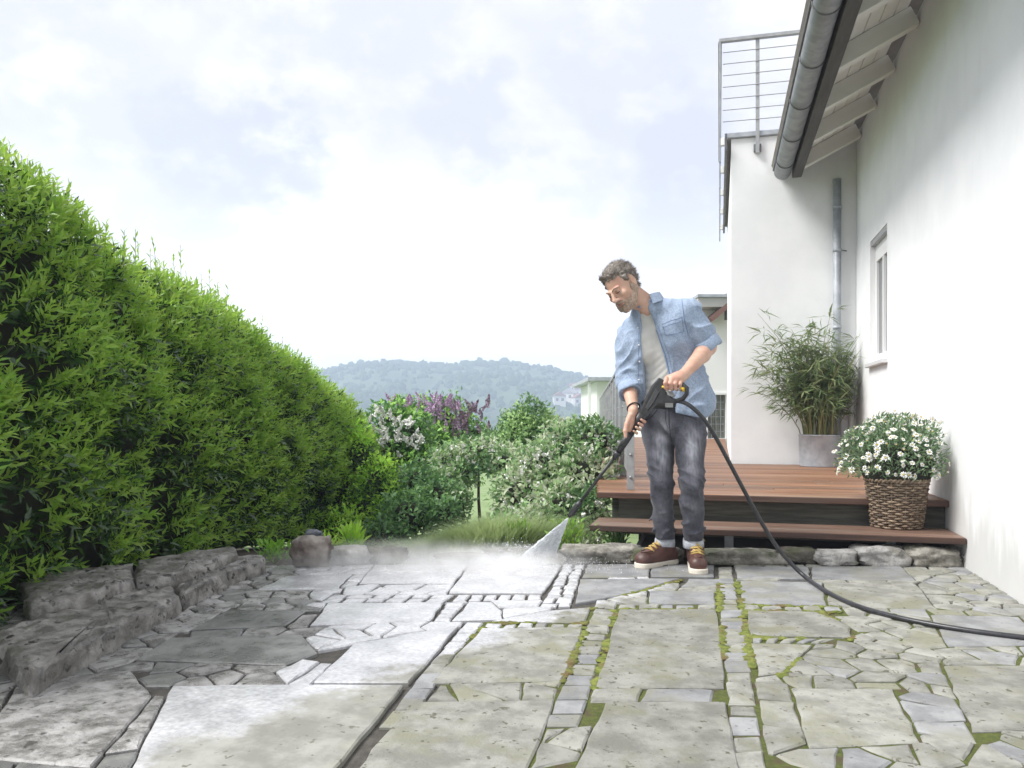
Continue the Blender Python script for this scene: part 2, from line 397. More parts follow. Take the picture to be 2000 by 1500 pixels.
# far village on the hillside
M_plaster_far = mat('village_plaster', (.72, .70, .66), .8); M_tile_far = mat('village_roof', (.28, .12, .08), .8); M_dark = mat('dark_glass', (.03, .035, .04), .15)
def village_house(px, py, t, w, d, h, ang, label, roofcol):
    bpy.context.view_layer.update(); dr = ray(px, py).normalized(); ok, hit_, _n, _i = bpy.data.objects['hill'].ray_cast(C0, dr)
    b = (hit_ if ok else D(px, py, t)); w, d, h = w*.72, d*.72, h*.72; e = thing('village_house', label, 'house', b, 'houses scattered on the far hillside')
    c, s = math.cos(ang), math.sin(ang); ax, ay = Vector((c, s, 0)), Vector((-s, c, 0))
    m = MB(); m.obox(b+UP*(h/2-2), ax*w/2, ay*d/2, UP*(h/2+2)); m.build('wall', M_plaster_far, e)
    p = [b+ax*x*(w/2+.5)+UP*(h+.05)+ay*(-d/2-.4) for x in (-1, 1)]+[b+UP*(h+.05+w*.38)+ay*(-d/2-.4)]
    MB().prism(p, ay*(d+.8)).build('roof', roofcol, e)
    for k in (-1, 1):
        q = b+ax*k*w*.23+ay*(-d/2-.02)+UP*h*.55
        MB().obox(q, ax*.7, ay*.06, UP*.8).build('window', M_dark, e)
M_tile_grey = mat('village_roof_grey', (.30, .29, .29), .8)
for i, a in enumerate(((1092, 789, 292, 9, 11, 6, .3, 'white far house with red roof, leftmost of the hillside village', M_tile_far),
        (1112, 783, 300, 10, 9, 6, -.2, 'far white house with grey roof above the leftmost red-roofed one', M_tile_grey),
        (1128, 792, 285, 8, 10, 6, .5, 'low far white house with red roof near the right shrub tops', M_tile_far),
        (1133, 777, 310, 9, 9, 7, .1, 'far white house with red roof high on the village slope', M_tile_far),
        (1147, 786, 296, 11, 9, 6, -.3, 'wide far white house with grey roof left of the annex wall', M_tile_grey),
        (1152, 772, 318, 8, 9, 6, .2, 'topmost far white house with grey roof beside the annex', M_tile_grey),
        (1120, 768, 320, 7, 8, 6, -.4, 'small far white house with red roof under the hill shoulder', M_tile_far))):
    village_house(*a)

# ------------------------------------------------------------------ paving
def pav_extra_dirt(m, N, L, b): pass
M_bed = mat('joint_sand', (.055, .05, .042), .85, (.09, .082, .07), 25, bump=.5, bscale=120)
M_moss_bed = mat('joint_moss', (.075, .10, .018), .95, (.13, .15, .03), 22, col3=(.10, .075, .04), scale3=6, bump=.9, bscale=140, coords='Generated', stretch=(6, 6, 6))
WA_, WB_ = G(1225, 1160), G(868, 1279)
WN = Vector((-(WB_-WA_).y, (WB_-WA_).x, 0)).normalized()
if WN.dot(RIGHT) < 0: WN = -WN
def washing(c_in, c_out, r_in, r_out, sharp=.10):
    # grime ends in a ragged line where the jet has been: dirty stone beyond it, clean wet stone before it
    def ex(m, N, L, b):
        ge = N.new('ShaderNodeNewGeometry'); sb = N.new('ShaderNodeVectorMath'); sb.operation = 'SUBTRACT'; L.new(ge.outputs['Position'], sb.inputs[0]); sb.inputs[1].default_value = WA_
        dt = N.new('ShaderNodeVectorMath'); dt.operation = 'DOT_PRODUCT'; L.new(sb.outputs[0], dt.inputs[0]); dt.inputs[1].default_value = WN
        n = N.new('ShaderNodeTexNoise'); n.inputs['Scale'].default_value = 5.5; n.inputs['Detail'].default_value = 7; n.inputs['Roughness'].default_value = .65; L.new(ge.outputs['Position'], n.inputs['Vector'])
        a = N.new('ShaderNodeMath'); a.operation = 'MULTIPLY_ADD'; L.new(n.outputs['Fac'], a.inputs[0]); a.inputs[1].default_value = .55; L.new(dt.outputs['Value'], a.inputs[2])
        r = N.new('ShaderNodeMapRange'); r.interpolation_type = 'SMOOTHSTEP'; L.new(a.outputs[0], r.inputs[0]); r.inputs[1].default_value = .275-sharp*.5; r.inputs[2].default_value = .275+sharp
        dirty = b.inputs['Base Color'].links[0].from_socket
        n2 = N.new('ShaderNodeTexNoise'); n2.inputs['Scale'].default_value = 6; n2.inputs['Detail'].default_value = 8; L.new(ge.outputs['Position'], n2.inputs['Vector'])
        n3 = N.new('ShaderNodeTexNoise'); n3.inputs['Scale'].default_value = 60; n3.inputs['Detail'].default_value = 4; L.new(ge.outputs['Position'], n3.inputs['Vector'])
        q = N.new('ShaderNodeMapRange'); L.new(n2.outputs['Fac'], q.inputs[0]); q.inputs[1].default_value = .35; q.inputs[2].default_value = .65
        x0 = N.new('ShaderNodeMix'); x0.data_type = 'RGBA'; L.new(q.outputs[0], x0.inputs[0]); x0.inputs[6].default_value = (*c_in, 1); x0.inputs[7].default_value = (*c_out, 1)
        q3 = N.new('ShaderNodeMapRange'); L.new(n3.outputs['Fac'], q3.inputs[0]); q3.inputs[1].default_value = .3; q3.inputs[2].default_value = .7; q3.inputs[3].default_value = .80; q3.inputs[4].default_value = 1.15
        hv = N.new('ShaderNodeHueSaturation'); L.new(x0.outputs[2], hv.inputs['Color']); L.new(q3.outputs[0], hv.inputs['Value'])
        x = N.new('ShaderNodeMix'); x.data_type = 'RGBA'; L.new(r.outputs[0], x.inputs[0]); L.new(hv.outputs[0], x.inputs[6]); L.new(dirty, x.inputs[7]); L.new(x.outputs[2], b.inputs['Base Color'])
        rq = N.new('ShaderNodeMapRange'); L.new(q.outputs[0], rq.inputs[0]); rq.inputs[3].default_value = r_in; rq.inputs[4].default_value = r_in+.22
        rr = N.new('ShaderNodeMix'); rr.data_type = 'FLOAT'; L.new(r.outputs[0], rr.inputs[0]); L.new(rq.outputs[0], rr.inputs[2]); rr.inputs[3].default_value = r_out; L.new(rr.outputs[0], b.inputs['Roughness'])
    return ex
WASH = washing((.44, .44, .455), (.60, .60, .615), .07, .78)
M_clean = mat('stone_washed', (.20, .197, .175), .20, (.31, .307, .28), 7, speck=((.13, .125, .10), 34, .64), col3=(.29, .285, .23), scale3=3, bump=.35, bscale=38, bdist=.006, spec=.6, objrand=.10, extra=WASH)
M_dirty = mat('stone_weathered', (.185, .183, .163), .78, (.30, .297, .268), 9, speck=((.11, .106, .08), 34, .62), col3=(.21, .209, .155), scale3=4.2, bump=.55, bscale=55, bdist=.008, spec=.25, objrand=.14, extra=WASH)
M_dry = mat('stone_grey_dry', (.19, .192, .196), .6, (.29, .292, .294), 8, speck=((.12, .12, .115), 40, .66), col3=(.23, .226, .19), scale3=3, bump=.5, bscale=50, bdist=.008, spec=.35, objrand=.12)
M_dark_wet = mat('stone_dark_wet', (.12, .12, .115), .22, (.23, .23, .22), 6, bump=.6, bscale=40, rough2=.45, bdist=.01, spec=.6, objrand=.15)
M_left = mat('stone_rough_wet', (.17, .165, .155), .15, (.38, .37, .36), 14, speck=((.08, .075, .07), 26, .62), col3=(.13, .125, .12), scale3=4, bump=.9, bscale=30, rough2=.55, bdist=.014, spec=.55, objrand=.15)
M_moss = mat('moss', (.10, .13, .02), .95, (.20, .22, .045), 30, col3=(.14, .10, .04), scale3=9, bump=.6, bscale=150)

paving = thing('paving', None, None, (0, 0, 0)); paving['kind'] = 'structure'
P2 = lambda pts: [tuple(G(x, y)[:2]) for (x, y) in pts]
def area2(p): return .5*sum(p[i][0]*p[(i+1) % len(p)][1]-p[(i+1) % len(p)][0]*p[i][1] for i in range(len(p)))
def ccw(p): return p if area2(p) > 0 else p[::-1]
def clip_half(poly, p0, nx, ny):       # keep (q-p0).n <= 0
    out = []; n = len(poly)
    for i in range(n):
        a, b = poly[i], poly[(i+1) % n]
        da = (a[0]-p0[0])*nx+(a[1]-p0[1])*ny; db = (b[0]-p0[0])*nx+(b[1]-p0[1])*ny
        if da <= 0: out.append(a)
        if (da < 0 < db) or (db < 0 < da):
            k = da/(da-db); out.append((a[0]+(b[0]-a[0])*k, a[1]+(b[1]-a[1])*k))
    return out
def inset(poly, g):
    poly = ccw(poly); out = poly
    for i in range(len(poly)):
        a, b = poly[i], poly[(i+1) % len(poly)]; dx, dy = b[0]-a[0], b[1]-a[1]; l = math.hypot(dx, dy)
        if l < 1e-6: continue
        nx, ny = dy/l, -dx/l
        out = clip_half(out, (a[0]-nx*g, a[1]-ny*g), nx, ny)
        if len(out) < 3: return []
    return out
def stone_mesh(poly, h, bev, jit, step, rnd, tilt=0.0):
    """paving stone: rough edge, bevelled, top at about z = h"""
    pts = []; n = len(poly)
    for i in range(n):
        a, b = poly[i], poly[(i+1) % n]; l = math.hypot(b[0]-a[0], b[1]-a[1]); k = max(1, int(l/step))
        for j in range(k):
            f = j/k; pts.append((a[0]+(b[0]-a[0])*f+rnd.uniform(-jit, jit), a[1]+(b[1]-a[1])*f+rnd.uniform(-jit, jit)))
    cx = sum(p[0] for p in pts)/len(pts); cy = sum(p[1] for p in pts)/len(pts); n = len(pts)
    tx, ty = rnd.uniform(-tilt, tilt), rnd.uniform(-tilt, tilt)
    zf = lambda x, y: h+(x-cx)*tx+(y-cy)*ty
    V = []; F = []
    for (x, y) in pts: V.append((x, y, -.05))
    for (x, y) in pts: V.append((x, y, zf(x, y)-bev))
    for (x, y) in pts:
        l = math.hypot(x-cx, y-cy)+1e-6; k = 1-bev*1.3/l; V.append((cx+(x-cx)*k, cy+(y-cy)*k, zf(x, y)-bev*.15+rnd.uniform(-.0008, .0008)))
    V.append((cx, cy, h+bev*.25))
    for i in range(n):
        j = (i+1) % n; F += [(i, j, n+j, n+i), (n+i, n+j, 2*n+j, 2*n+i), (2*n+i, 2*n+j, 3*n)]
    return V, F
R1 = random.Random(11)
SLABS = []
SL = [  # material, pixel polygon
 (M_dry, [(1434, 1107), (1580, 1107), (1582, 1131), (1439, 1130)]), (M_dry, [(1584, 1107), (1760, 1107), (1790, 1135), (1586, 1132)]),
 (M_dry, [(1443, 1134), (1605, 1137), (1615, 1183), (1448, 1179)]), (M_dirty, [(1609, 1137), (1792, 1142), (1830, 1190), (1619, 1184)]),
 (M_dirty, [(1456, 1193), (1592, 1196), (1637, 1212), (1663, 1226), (1663, 1246), (1463, 1243)]),
 (M_dirty, [(1467, 1257), (1588, 1260), (1530, 1316), (1482, 1322)]),
 (M_dry, [(1267, 1154), (1396, 1155), (1399, 1180), (1266, 1180)]),
 (M_dirty, [(1207, 1191), (1401, 1191), (1418, 1345), (1163, 1345)]),
 (M_dry, [(1345, 1131), (1417, 1132), (1397, 1144), (1330, 1147)]),
 (M_dry, [(1146, 1102), (1270, 1102), (1268, 1127), (1138, 1128)]), (M_dry, [(1272, 1102), (1394, 1104), (1396, 1127), (1270, 1127)]),
 (M_dry, [(1133, 1132), (1328, 1131), (1272, 1148), (1208, 1165), (1122, 1180)]),
 (M_clean, [(917, 1104), (1098, 1104), (1061, 1159), (874, 1159)]),
 (M_clean, [(730, 1104), (913, 1104), (886, 1141), (700, 1141)]),
 (M_clean, [(640, 1178), (866, 1177), (841, 1213), (604, 1222)]),
 (M_clean, [(916, 1176), (960, 1176), (980, 1193), (983, 1211), (882, 1213)]),
 (M_dirty, [(994, 1207), (1081, 1193), (1157, 1187), (1142, 1217), (957, 1215)]),
 (M_dirty, [(941, 1228), (1140, 1226), (1100, 1330), (838, 1336)]),
 (M_clean, [(690, 1259), (800, 1238), (897, 1223), (852, 1277), (800, 1335), (610, 1335)]),
 (M_dark_wet, [(445, 1192), (600, 1194), (562, 1222), (372, 1232)]),
 (M_dark_wet, [(335, 1245), (480, 1243), (588, 1240), (624, 1277), (560, 1300), (262, 1290)]),
 (M_clean, [(560, 1125), (690, 1120), (660, 1150), (500, 1152)]),
 # below and beside the photograph's frame
 (M_dirty, [(1545, 1345), (1745, 1345), (1800, 1450), (1580, 1460)]),
 (M_dirty, [(1180, 1372), (1420, 1372), (1450, 1510), (1120, 1510)]),
 (M_dirty, [(800, 1372), (1085, 1366), (1030, 1510), (690, 1510)]),
 (M_clean, [(335, 1340), (606, 1339), (792, 1340), (650, 1510), (250, 1510)]),
 (M_dry, [(1815, 1200), (1990, 1205), (2060, 1260), (1850, 1262)]), (M_dirty, [(1840, 1300), (2080, 1300), (2180, 1420), (1900, 1430)]),
 (M_left, [(40, 1330), (255, 1310), (300, 1360), (180, 1500), (-60, 1480)]),
]
for m_, pp in SL:
    p = inset(ccw(P2(pp)), .003); SLABS.append(ccw(P2(pp)))
    V, F = stone_mesh(p, R1.uniform(.002, .006), .005, .005, .07, R1, .003)
    obj('slab', V, F, m_, paving, smooth=False)
NC = [0]
def pick_mat(x, y):
    """which cobbles are washed, weathered or dark: by where they lie"""
    v = Vector((x, y, 0))-C0; t = v.dot(FWD); l = v.dot(RIGHT)
    px = 1000+FPX*l/t; py = HZ+FPX*CAMH/t
    edge = np.interp(py, [1100, 1150, 1190, 1215, 1280, 1500], [1330, 1200, 1100, 960, 865, 700])
    if px > edge: return M_dirty if R1.random() < .72 else M_dry
    if px < np.interp(py, [1100, 1180, 1280, 1500], [560, 600, 600, 350]): return M_left if R1.random() < .7 else M_dark_wet
    return M_clean
BIG = []
def cobble(poly, gap=.004):
    p = inset(poly, gap)
    if len(p) < 3 or abs(area2(p)) < .0006: return
    cx = sum(q[0] for q in p)/len(p); cy = sum(q[1] for q in p)/len(p)
    V, F = stone_mesh(p, R1.uniform(.000, .005), .006, .004, .05, R1, .03)
    BIG.append((math.hypot(cx, cy), V, F, pick_mat(cx, cy)))
def strip(quad, nx, ny):
    """rows of setts in a pixel quad (tl, tr, br, bl), nx across and ny along"""
    q = P2(quad); SLABS.append(ccw(q))
    A, B, Cc, Dd = [Vector((*p, 0)) for p in q]
    ys = [0]+[(i+R1.uniform(-.18, .18))/ny for i in range(1, ny)]+[1]
    P = lambda u, v: ((A*(1-u)+B*u)*(1-v)+(Dd*(1-u)+Cc*u)*v)
    for i in range(ny):
        xs = [0]+[(k+R1.uniform(-.15, .15))/nx for k in range(1, nx)]+[1]
        for k in range(nx):
            cobble(ccw([tuple(P(xs[k], ys[i])[:2]), tuple(P(xs[k+1], ys[i])[:2]), tuple(P(xs[k+1], ys[i+1])[:2]), tuple(P(xs[k], ys[i+1])[:2])]), .0075)
strip([(1400, 1106), (1431, 1106), (1447, 1192), (1404, 1192)], 1, 9)
strip([(1404, 1192), (1453, 1192), (1466, 1290), (1412, 1290)], 1, 7)
strip([(1412, 1290), (1466, 1290), (1500, 1500), (1430, 1500)], 1, 8)
strip([(1100, 1103), (1143, 1103), (1116, 1184), (1052, 1186)], 2, 11)
strip([(1206, 1181), (1400, 1181), (1401, 1190), (1204, 1190)], 5, 1)
strip([(1449, 1180), (1640, 1185), (1650, 1195), (1452, 1192)], 5, 1)
strip([(1463, 1245), (1640, 1247), (1600, 1257), (1466, 1256)], 5, 1)
strip([(949, 1217), (1141, 1218), (1139, 1225), (941, 1227)], 6, 1)
strip([(1159, 1187), (1205, 1191), (1176, 1277), (1122, 1277)], 1, 7)
strip([(1122, 1277), (1176, 1277), (1135, 1420), (1060, 1420)], 1, 6)
strip([(907, 1216), (948, 1216), (893, 1277), (853, 1277)], 1, 5)
strip([(853, 1277), (893, 1277), (800, 1420), (735, 1420)], 1, 6)
strip([(870, 1177), (912, 1177), (880, 1214), (845, 1214)], 1, 5)
strip([(650, 1161), (890, 1161), (868, 1176), (625, 1177)], 6, 2)
strip([(892, 1161), (1060, 1161), (1058, 1171), (880, 1175)], 6, 1)
# everything else: irregular small setts, cells clipped by the slabs around them
BOUND = ccw([tuple(G(-60, 1128)[:2]), tuple(G(570, 1103)[:2]), tuple(G(1400, 1101)[:2]), tuple(G(1760, 1104)[:2]), tuple(G(2100, 1108)[:2]), tuple(CV(2.2, 1.6, 0)[:2]), tuple(CV(-2.2, 1.6, 0)[:2])])
def outside(poly, x, y):
    best, arg = -1e9, None
    for i in range(len(poly)):
        a, b = poly[i], poly[(i+1) % len(poly)]; dx, dy = b[0]-a[0], b[1]-a[1]; l = math.hypot(dx, dy)+1e-9
        d = ((x-a[0])*dy-(y-a[1])*dx)/l
        if d > best: best, arg = d, (a, dy/l, -dx/l)
    return best, arg
seeds = []
sp = .125
for i in range(70):
    for j in range(70):
        x = -4.5+i*sp+R1.uniform(-.045, .045)+(j % 2)*sp/2; y = 1.3+j*sp*.9+R1.uniform(-.04, .04)
        if outside(BOUND, x, y)[0] > -.02: continue
        if any(outside(p, x, y)[0] < .012 for p in SLABS): continue
        seeds.append((x, y))
for (x, y) in seeds:
    poly = [(x-.13, y-.13), (x+.13, y-.13), (x+.13, y+.13), (x-.13, y+.13)]
    for (u, v) in seeds:
        dx, dy = u-x, v-y; l = math.hypot(dx, dy)
        if 0 < l < .3: poly = clip_half(poly, ((x+u)/2, (y+v)/2), dx/l, dy/l)
        if len(poly) < 3: break
    for p in SLABS+[None]:
        if len(poly) < 3: break
        if p is None:
            for i in range(len(BOUND)):
                a, b = BOUND[i], BOUND[(i+1) % len(BOUND)]; dx, dy = b[0]-a[0], b[1]-a[1]; l = math.hypot(dx, dy); poly = clip_half(poly, a, dy/l, -dx/l)
                if len(poly) < 3: break
        else:
            d, (a, nx, ny) = outside(p, x, y)
            if d < .3: poly = clip_half(poly, a, -nx, -ny)
    if len(poly) >= 3: cobble(poly, .005)
BIG.sort(key=lambda q: q[0])
vis = []
rest = []
for q in BIG:
    (vis if len(vis) < 265 and q[0] > 1.9 else rest).append(q)
for d, V, F, m_ in vis: obj('cobble', V, F, m_, paving, smooth=False)
mats = [M_clean, M_dirty, M_dry, M_left, M_dark_wet]; VV, FF, MI = [], [], []
for d, V, F, m_ in rest:
    n = len(VV); VV += V; FF += [tuple(i+n for i in f) for f in F]; MI += [mats.index(m_)]*len(F)
o = obj('small_setts', VV, FF, mats, paving, smooth=False, kind='stuff'); o.data.polygons.foreach_set('material_index', MI)
# bed under the stones: sand on the washed side, moss on the weathered side
bm = []
bp = [CV(-4.2, .3, 0), CV(4.2, .3, 0)]
o = obj('paving_bed', [tuple(Vector((*p, -.012))) for p in BOUND]+[tuple(Vector((*p, -.14))) for p in BOUND],
        [tuple(range(len(BOUND)))]+[(i, i+len(BOUND), (i+1) % len(BOUND)+len(BOUND), (i+1) % len(BOUND)) for i in range(len(BOUND))], M_bed, paving, smooth=False)
mz = ccw(P2([(1215, 1178), (1398, 1128), (1450, 1128), (1800, 1180), (2100, 1200), (2600, 1500), (900, 1500), (850, 1300), (940, 1214)]))
mz = [p for p in mz]
o = obj('moss_bed', [(x, y, -.005) for x, y in mz], [tuple(range(len(mz)))], M_moss_bed, paving, smooth=False)
# cushions of moss along the joints (uncountable)
def moss():
    bm = MB().ball((0, 0, 0), 1, 6, 4); bv = np.array([tuple(q) for q in bm.v]); tri = []
    for f in bm.f: tri += [(f[0], f[i], f[i+1]) for i in range(1, len(f)-1)]
    tri = np.array(tri); C = []
    lines = [((1404, 1128), (1412, 1290), 90), ((1442, 1130), (1467, 1300), 110), ((1452, 1193), (1640, 1196), 60), ((1207, 1190), (1400, 1191), 40),
             ((1206, 1190), (1165, 1345), 60), ((1159, 1187), (1100, 1330), 70), ((955, 1216), (1142, 1218), 35), ((1592, 1196), (1668, 1228), 90), ((1666, 1228), (1664, 1250), 50),
             ((1463, 1245), (1660, 1250), 50), ((1590, 1260), (1525, 1318), 60), ((1208, 1166), (1330, 1132), 25), ((1446, 1181), (1640, 1186), 35), ((893, 1277), (945, 1226), 25),
             ]
    for a, b, n in lines:
        for k in range(int(n*1.7)):
            f = R1.random(); j = max(1, 6*(1 if n > 45 else .5))
            p = G(a[0]+(b[0]-a[0])*f+R1.gauss(0, j*.45), a[1]+(b[1]-a[1])*f+R1.gauss(0, j*.2))
            if vnoise(np.array([[p.x*2.2, p.y*2.2, 0]]), 4)[0] > -.35: C.append(p)
    C = np.array([tuple(c) for c in C]); n = len(C); r = rng.uniform(.005, .019, n)
    V = bv[None]*np.stack([r*1.4, r*1.4, r*.38], -1)[:, None, :]*(1+.2*rng.normal(size=(n, len(bv), 1)))+C[:, None, :]-np.array([0, 0, .002])
    o = obj('joint_moss', V.reshape(-1, 3), (tri[None]+len(bv)*np.arange(n)[:, None, None]).reshape(-1, 3), M_moss, kind='stuff')
    tag(o, 'green moss growing in the joints of the weathered paving', 'moss')
moss()

# ------------------------------------------------------------------ rocks
M_rock = mat('rock_grey', (.15, .14, .12), .75, (.36, .34, .30), 12, col3=(.10, .11, .07), scale3=5, bump=1, bscale=26, bdist=.02, spec=.3)
M_rock_light = mat('rock_pale', (.26, .25, .24), .6, (.50, .49, .47), 11, col3=(.16, .15, .12), scale3=5, bump=1, bscale=26, bdist=.02, spec=.4)
M_rock_brown = mat('rock_brown', (.09, .068, .057), .6, (.20, .16, .14), 12, col3=(.34, .31, .28), scale3=4, bump=1, bscale=26, bdist=.02, spec=.4)
M_rock_dark = mat('rock_dark', (.06, .055, .045), .75, (.15, .135, .11), 12, col3=(.09, .1, .05), scale3=5, bump=1, bscale=26, bdist=.02)
import bmesh
def rock(name, label, c, hx, hy, hz, m_, seed, group=None, flat=.5, cat='stone', rot=None):
    b = bmesh.new(); bmesh.ops.create_icosphere(b, subdivisions=4, radius=1); V = np.array([tuple(v.co) for v in b.verts]); F = [tuple(v.index for v in f.verts) for f in b.faces]; b.free()
    p = 4.5; V = V/np.maximum((np.abs(V)**p).sum(1, keepdims=True)**(1/p), 1e-6)      # boxy
    V = V*(1+.16*vnoise(V*.45, seed)[:, None]+.07*vnoise(V*1.1, seed+50)[:, None]+.035*vnoise(V*2.6, seed+90)[:, None]+.022*vnoise(V*5.5, seed+91)[:, None]+.014*vnoise(V*11, seed+92)[:, None])
    V[:, 2] = np.where(V[:, 2] > 0, V[:, 2]*(1-flat*.25*np.abs(vnoise(V*.5, seed+9))), V[:, 2])
    a = YAW if rot is None else rot; V = V*np.array([hx, hy, hz]); x = V[:, 0]*math.cos(a)-V[:, 1]*math.sin(a); y = V[:, 0]*math.sin(a)+V[:, 1]*math.cos(a)
    c = Vector(c); o = obj(name, np.stack([x+c.x, y+c.y, V[:, 2]+c.z], 1), F, m_, None, True, loc=(c.x, c.y, c.z-hz*.9))
    return tag(o, label, cat, group)
def rock_px(x0, x1, y0, y1, label, m_, seed, depth=.5, name='edging_stone', grp='rough stones edging the paving', dy=0):
    b = G((x0+x1)/2, y1+dy, 0); t = (b-C0).dot(FWD); hw = (x1-x0)/2/FPX*t*1.03; hh = (y1-y0)/FPX*t/2*1.05
    rock(name, label, b+FWD*hw*depth*.8+UP*(hh*.92), hw, hw*depth, hh, m_, seed, grp)
rock_px(1376, 1535, 1076, 1104, 'long low mossy grey stone just right of the right boot', M_rock, 1, .35)
rock_px(1534, 1604, 1070, 1102, 'dark mossy edging stone under the lower step, beside the hose', M_rock_dark, 2, .6)
rock_px(1598, 1677, 1075, 1106, 'pale rounded edging stone under the lower step, third from the right', M_rock_light, 3, .6)
rock_px(1679, 1775, 1068, 1107, 'big pale speckled edging stone below the wicker basket', M_rock_light, 4, .6)
rock_px(1783, 1880, 1070, 1108, 'grey edging stone right of the big pale one below the basket', M_rock, 5, .6)
rock_px(1885, 2010, 1066, 1110, 'rightmost grey edging stone at the foot of the house wall', M_rock_light, 6, .6)
rock_px(1105, 1250, 1068, 1100, 'rounded brown-grey stone left of the left boot, below the step end', M_rock, 7, .4)
rock_px(1236, 1330, 1072, 1102, 'dark stone half hidden behind the left boot', M_rock_dark, 8, .4)
rock_px(1062, 1112, 1086, 1101, 'small flat stone in the gap between two edging stones near the jet', M_rock, 9, .6)
rock_px(948, 1066, 1074, 1100, 'dark flat-topped stone behind the spray of the jet', M_rock_dark, 10, .4)
rock_px(850, 945, 1083, 1102, 'low dark stone behind the mist under the grassy mound', M_rock_dark, 12, .4)
rock_px(716, 790, 1070, 1102, 'dark upright stone at the left end of the grassy mound', M_rock_dark, 13, .4)
rock_px(624, 716, 1072, 1105, 'pale wet rough stone right of the brown boulder', M_rock_light, 14, .5)
rock_px(570, 640, 1050, 1110, 'reddish brown boulder in front of the hedge end', M_rock_brown, 15, .7, 'boulder', None)
bb = D(613, 1046, (G(605, 1110, 0)-C0).dot(FWD)+.08)
rock('small_stone', 'small dark slate-blue stone lying on top of the brown boulder', bb, .05, .04, .03, mat('slate_stone', (.05, .06, .075), .5, (.09, .1, .12), 20), 16)
# raised ledge of rough slabs at the left: three kerb stones and the slab behind
M_ledge = mat('ledge_rock', (.13, .122, .112), .36, (.34, .325, .305), 13, speck=((.05, .047, .042), 24, .60), col3=(.15, .14, .125), scale3=4, bump=1, bscale=30, rough2=.65, bdist=.016, spec=.45)
def ledge(label, pts, z, h, m_, seed):
    P = [G(x, y, z) for x, y in pts]; c = sum(P, Vector())/len(P)
    n = len(P); r = random.Random(seed); Q = []
    for i in range(n):
        a, b = P[i], P[(i+1) % n]; k = max(2, int((b-a).length/.05))
        for j in range(k): Q.append(a.lerp(b, j/k)+Vector((r.gauss(0, .005), r.gauss(0, .005), 0)))
    rings = []
    for (ins, dz) in ((.0, -h), (-.006, -h*.55), (.003, -.014), (.012, -.001), (.06, .004), (.12, -.002), (.2, .002)):
        ring = []
        for q in Q:
            d = (c-q); L = d.length; ring.append(q+d.normalized()*min(ins, L*.8)+UP*(dz+(r.gauss(0, .006) if dz > -.03 else r.gauss(0, .004)))+Vector((r.gauss(0, .005), r.gauss(0, .005), 0)))
        rings.append(ring)
    V = [p for ring in rings for p in ring]+[c]; N_ = len(Q); F = []
    for i in range(len(rings)-1):
        for k in range(N_): F.append((i*N_+k, i*N_+(k+1) % N_, (i+1)*N_+(k+1) % N_, (i+1)*N_+k))
    for k in range(N_): F.append(((len(rings)-1)*N_+k, (len(rings)-1)*N_+(k+1) % N_, len(V)-1))
    s = area2([tuple(q[:2]) for q in Q])
    if s < 0: F = [f[::-1] for f in F]
    o = obj('ledge_stone', [tuple(v) for v in V], F, m_, None, True, loc=(c.x, c.y, 0)); tag(o, label, 'stone', 'stones of the raised ledge by the hedge')
ZL = .08
ledge('nearest long ledge stone with dark broken front edge, lower left', [(60, 1318), (252, 1212), (350, 1164), (318, 1118), (200, 1150), (-20, 1240)], ZL, .11, M_ledge, 1)
ledge('middle ledge stone between the nearest one and the far wet one', [(354, 1161), (444, 1119), (430, 1090), (370, 1100), (322, 1116)], ZL, .11, M_ledge, 2)
ledge('far wet ledge stone reaching towards the brown boulder', [(444, 1117), (520, 1091), (516, 1084), (450, 1088), (424, 1097)], ZL, .11, M_ledge, 3)
ledge('broad flat grey rock lying on the ledge against the hedge foot at the left', [(268, 1128), (330, 1126), (398, 1104), (462, 1078), (458, 1066), (380, 1074), (270, 1094)], .13, .09, M_ledge, 7)
ledge('leftmost grey rock on the ledge, under the near end of the hedge', [(60, 1180), (180, 1160), (258, 1130), (258, 1100), (150, 1110), (40, 1130)], .13, .09, M_ledge, 8)
# ================================================================== THE HOUSE
XW, YT, YF = 1.39, 9.03, 2.2            # right wall plane, tower front plane, wall's near end
ZD = .36                                # deck top
M_wall = mat('white_render', (.745, .75, .76), .85, (.79, .793, .80), 3, bump=.18, bscale=220, bdist=.002, spec=.2)
M_zinc = mat('zinc', (.31, .33, .365), .5, (.42, .44, .475), 9, metal=.15, rough2=.55, bump=.05, bscale=20)
M_zinc_dark = mat('dark_metal', (.12, .12, .125), .5, (.17, .17, .175), 12, metal=.3)
M_cream = mat('painted_boards', (.72, .71, .67), .7, (.76, .75, .71), 4, stretch=(1, .1, 1), bump=.1, bscale=60)
M_fascia = mat('dark_fascia', (.055, .05, .045), .7, (.08, .075, .07), 9, stretch=(4, .3, 4))
M_frame = mat('white_frame', (.80, .80, .80), .4)
M_glass = mat('window_glass', (.12, .13, .14), .06, spec=.7)
M_tile = mat('roof_tiles', (.20, .17, .155), .8, (.26, .22, .2), 6)
M_alu = mat('grey_steel', (.30, .305, .315), .45, (.38, .385, .39), 12, metal=.4)
house = thing('house', 'white rendered house with a flat-roofed block, eaves and zinc gutter at the right', 'house', (XW, YT, 0))
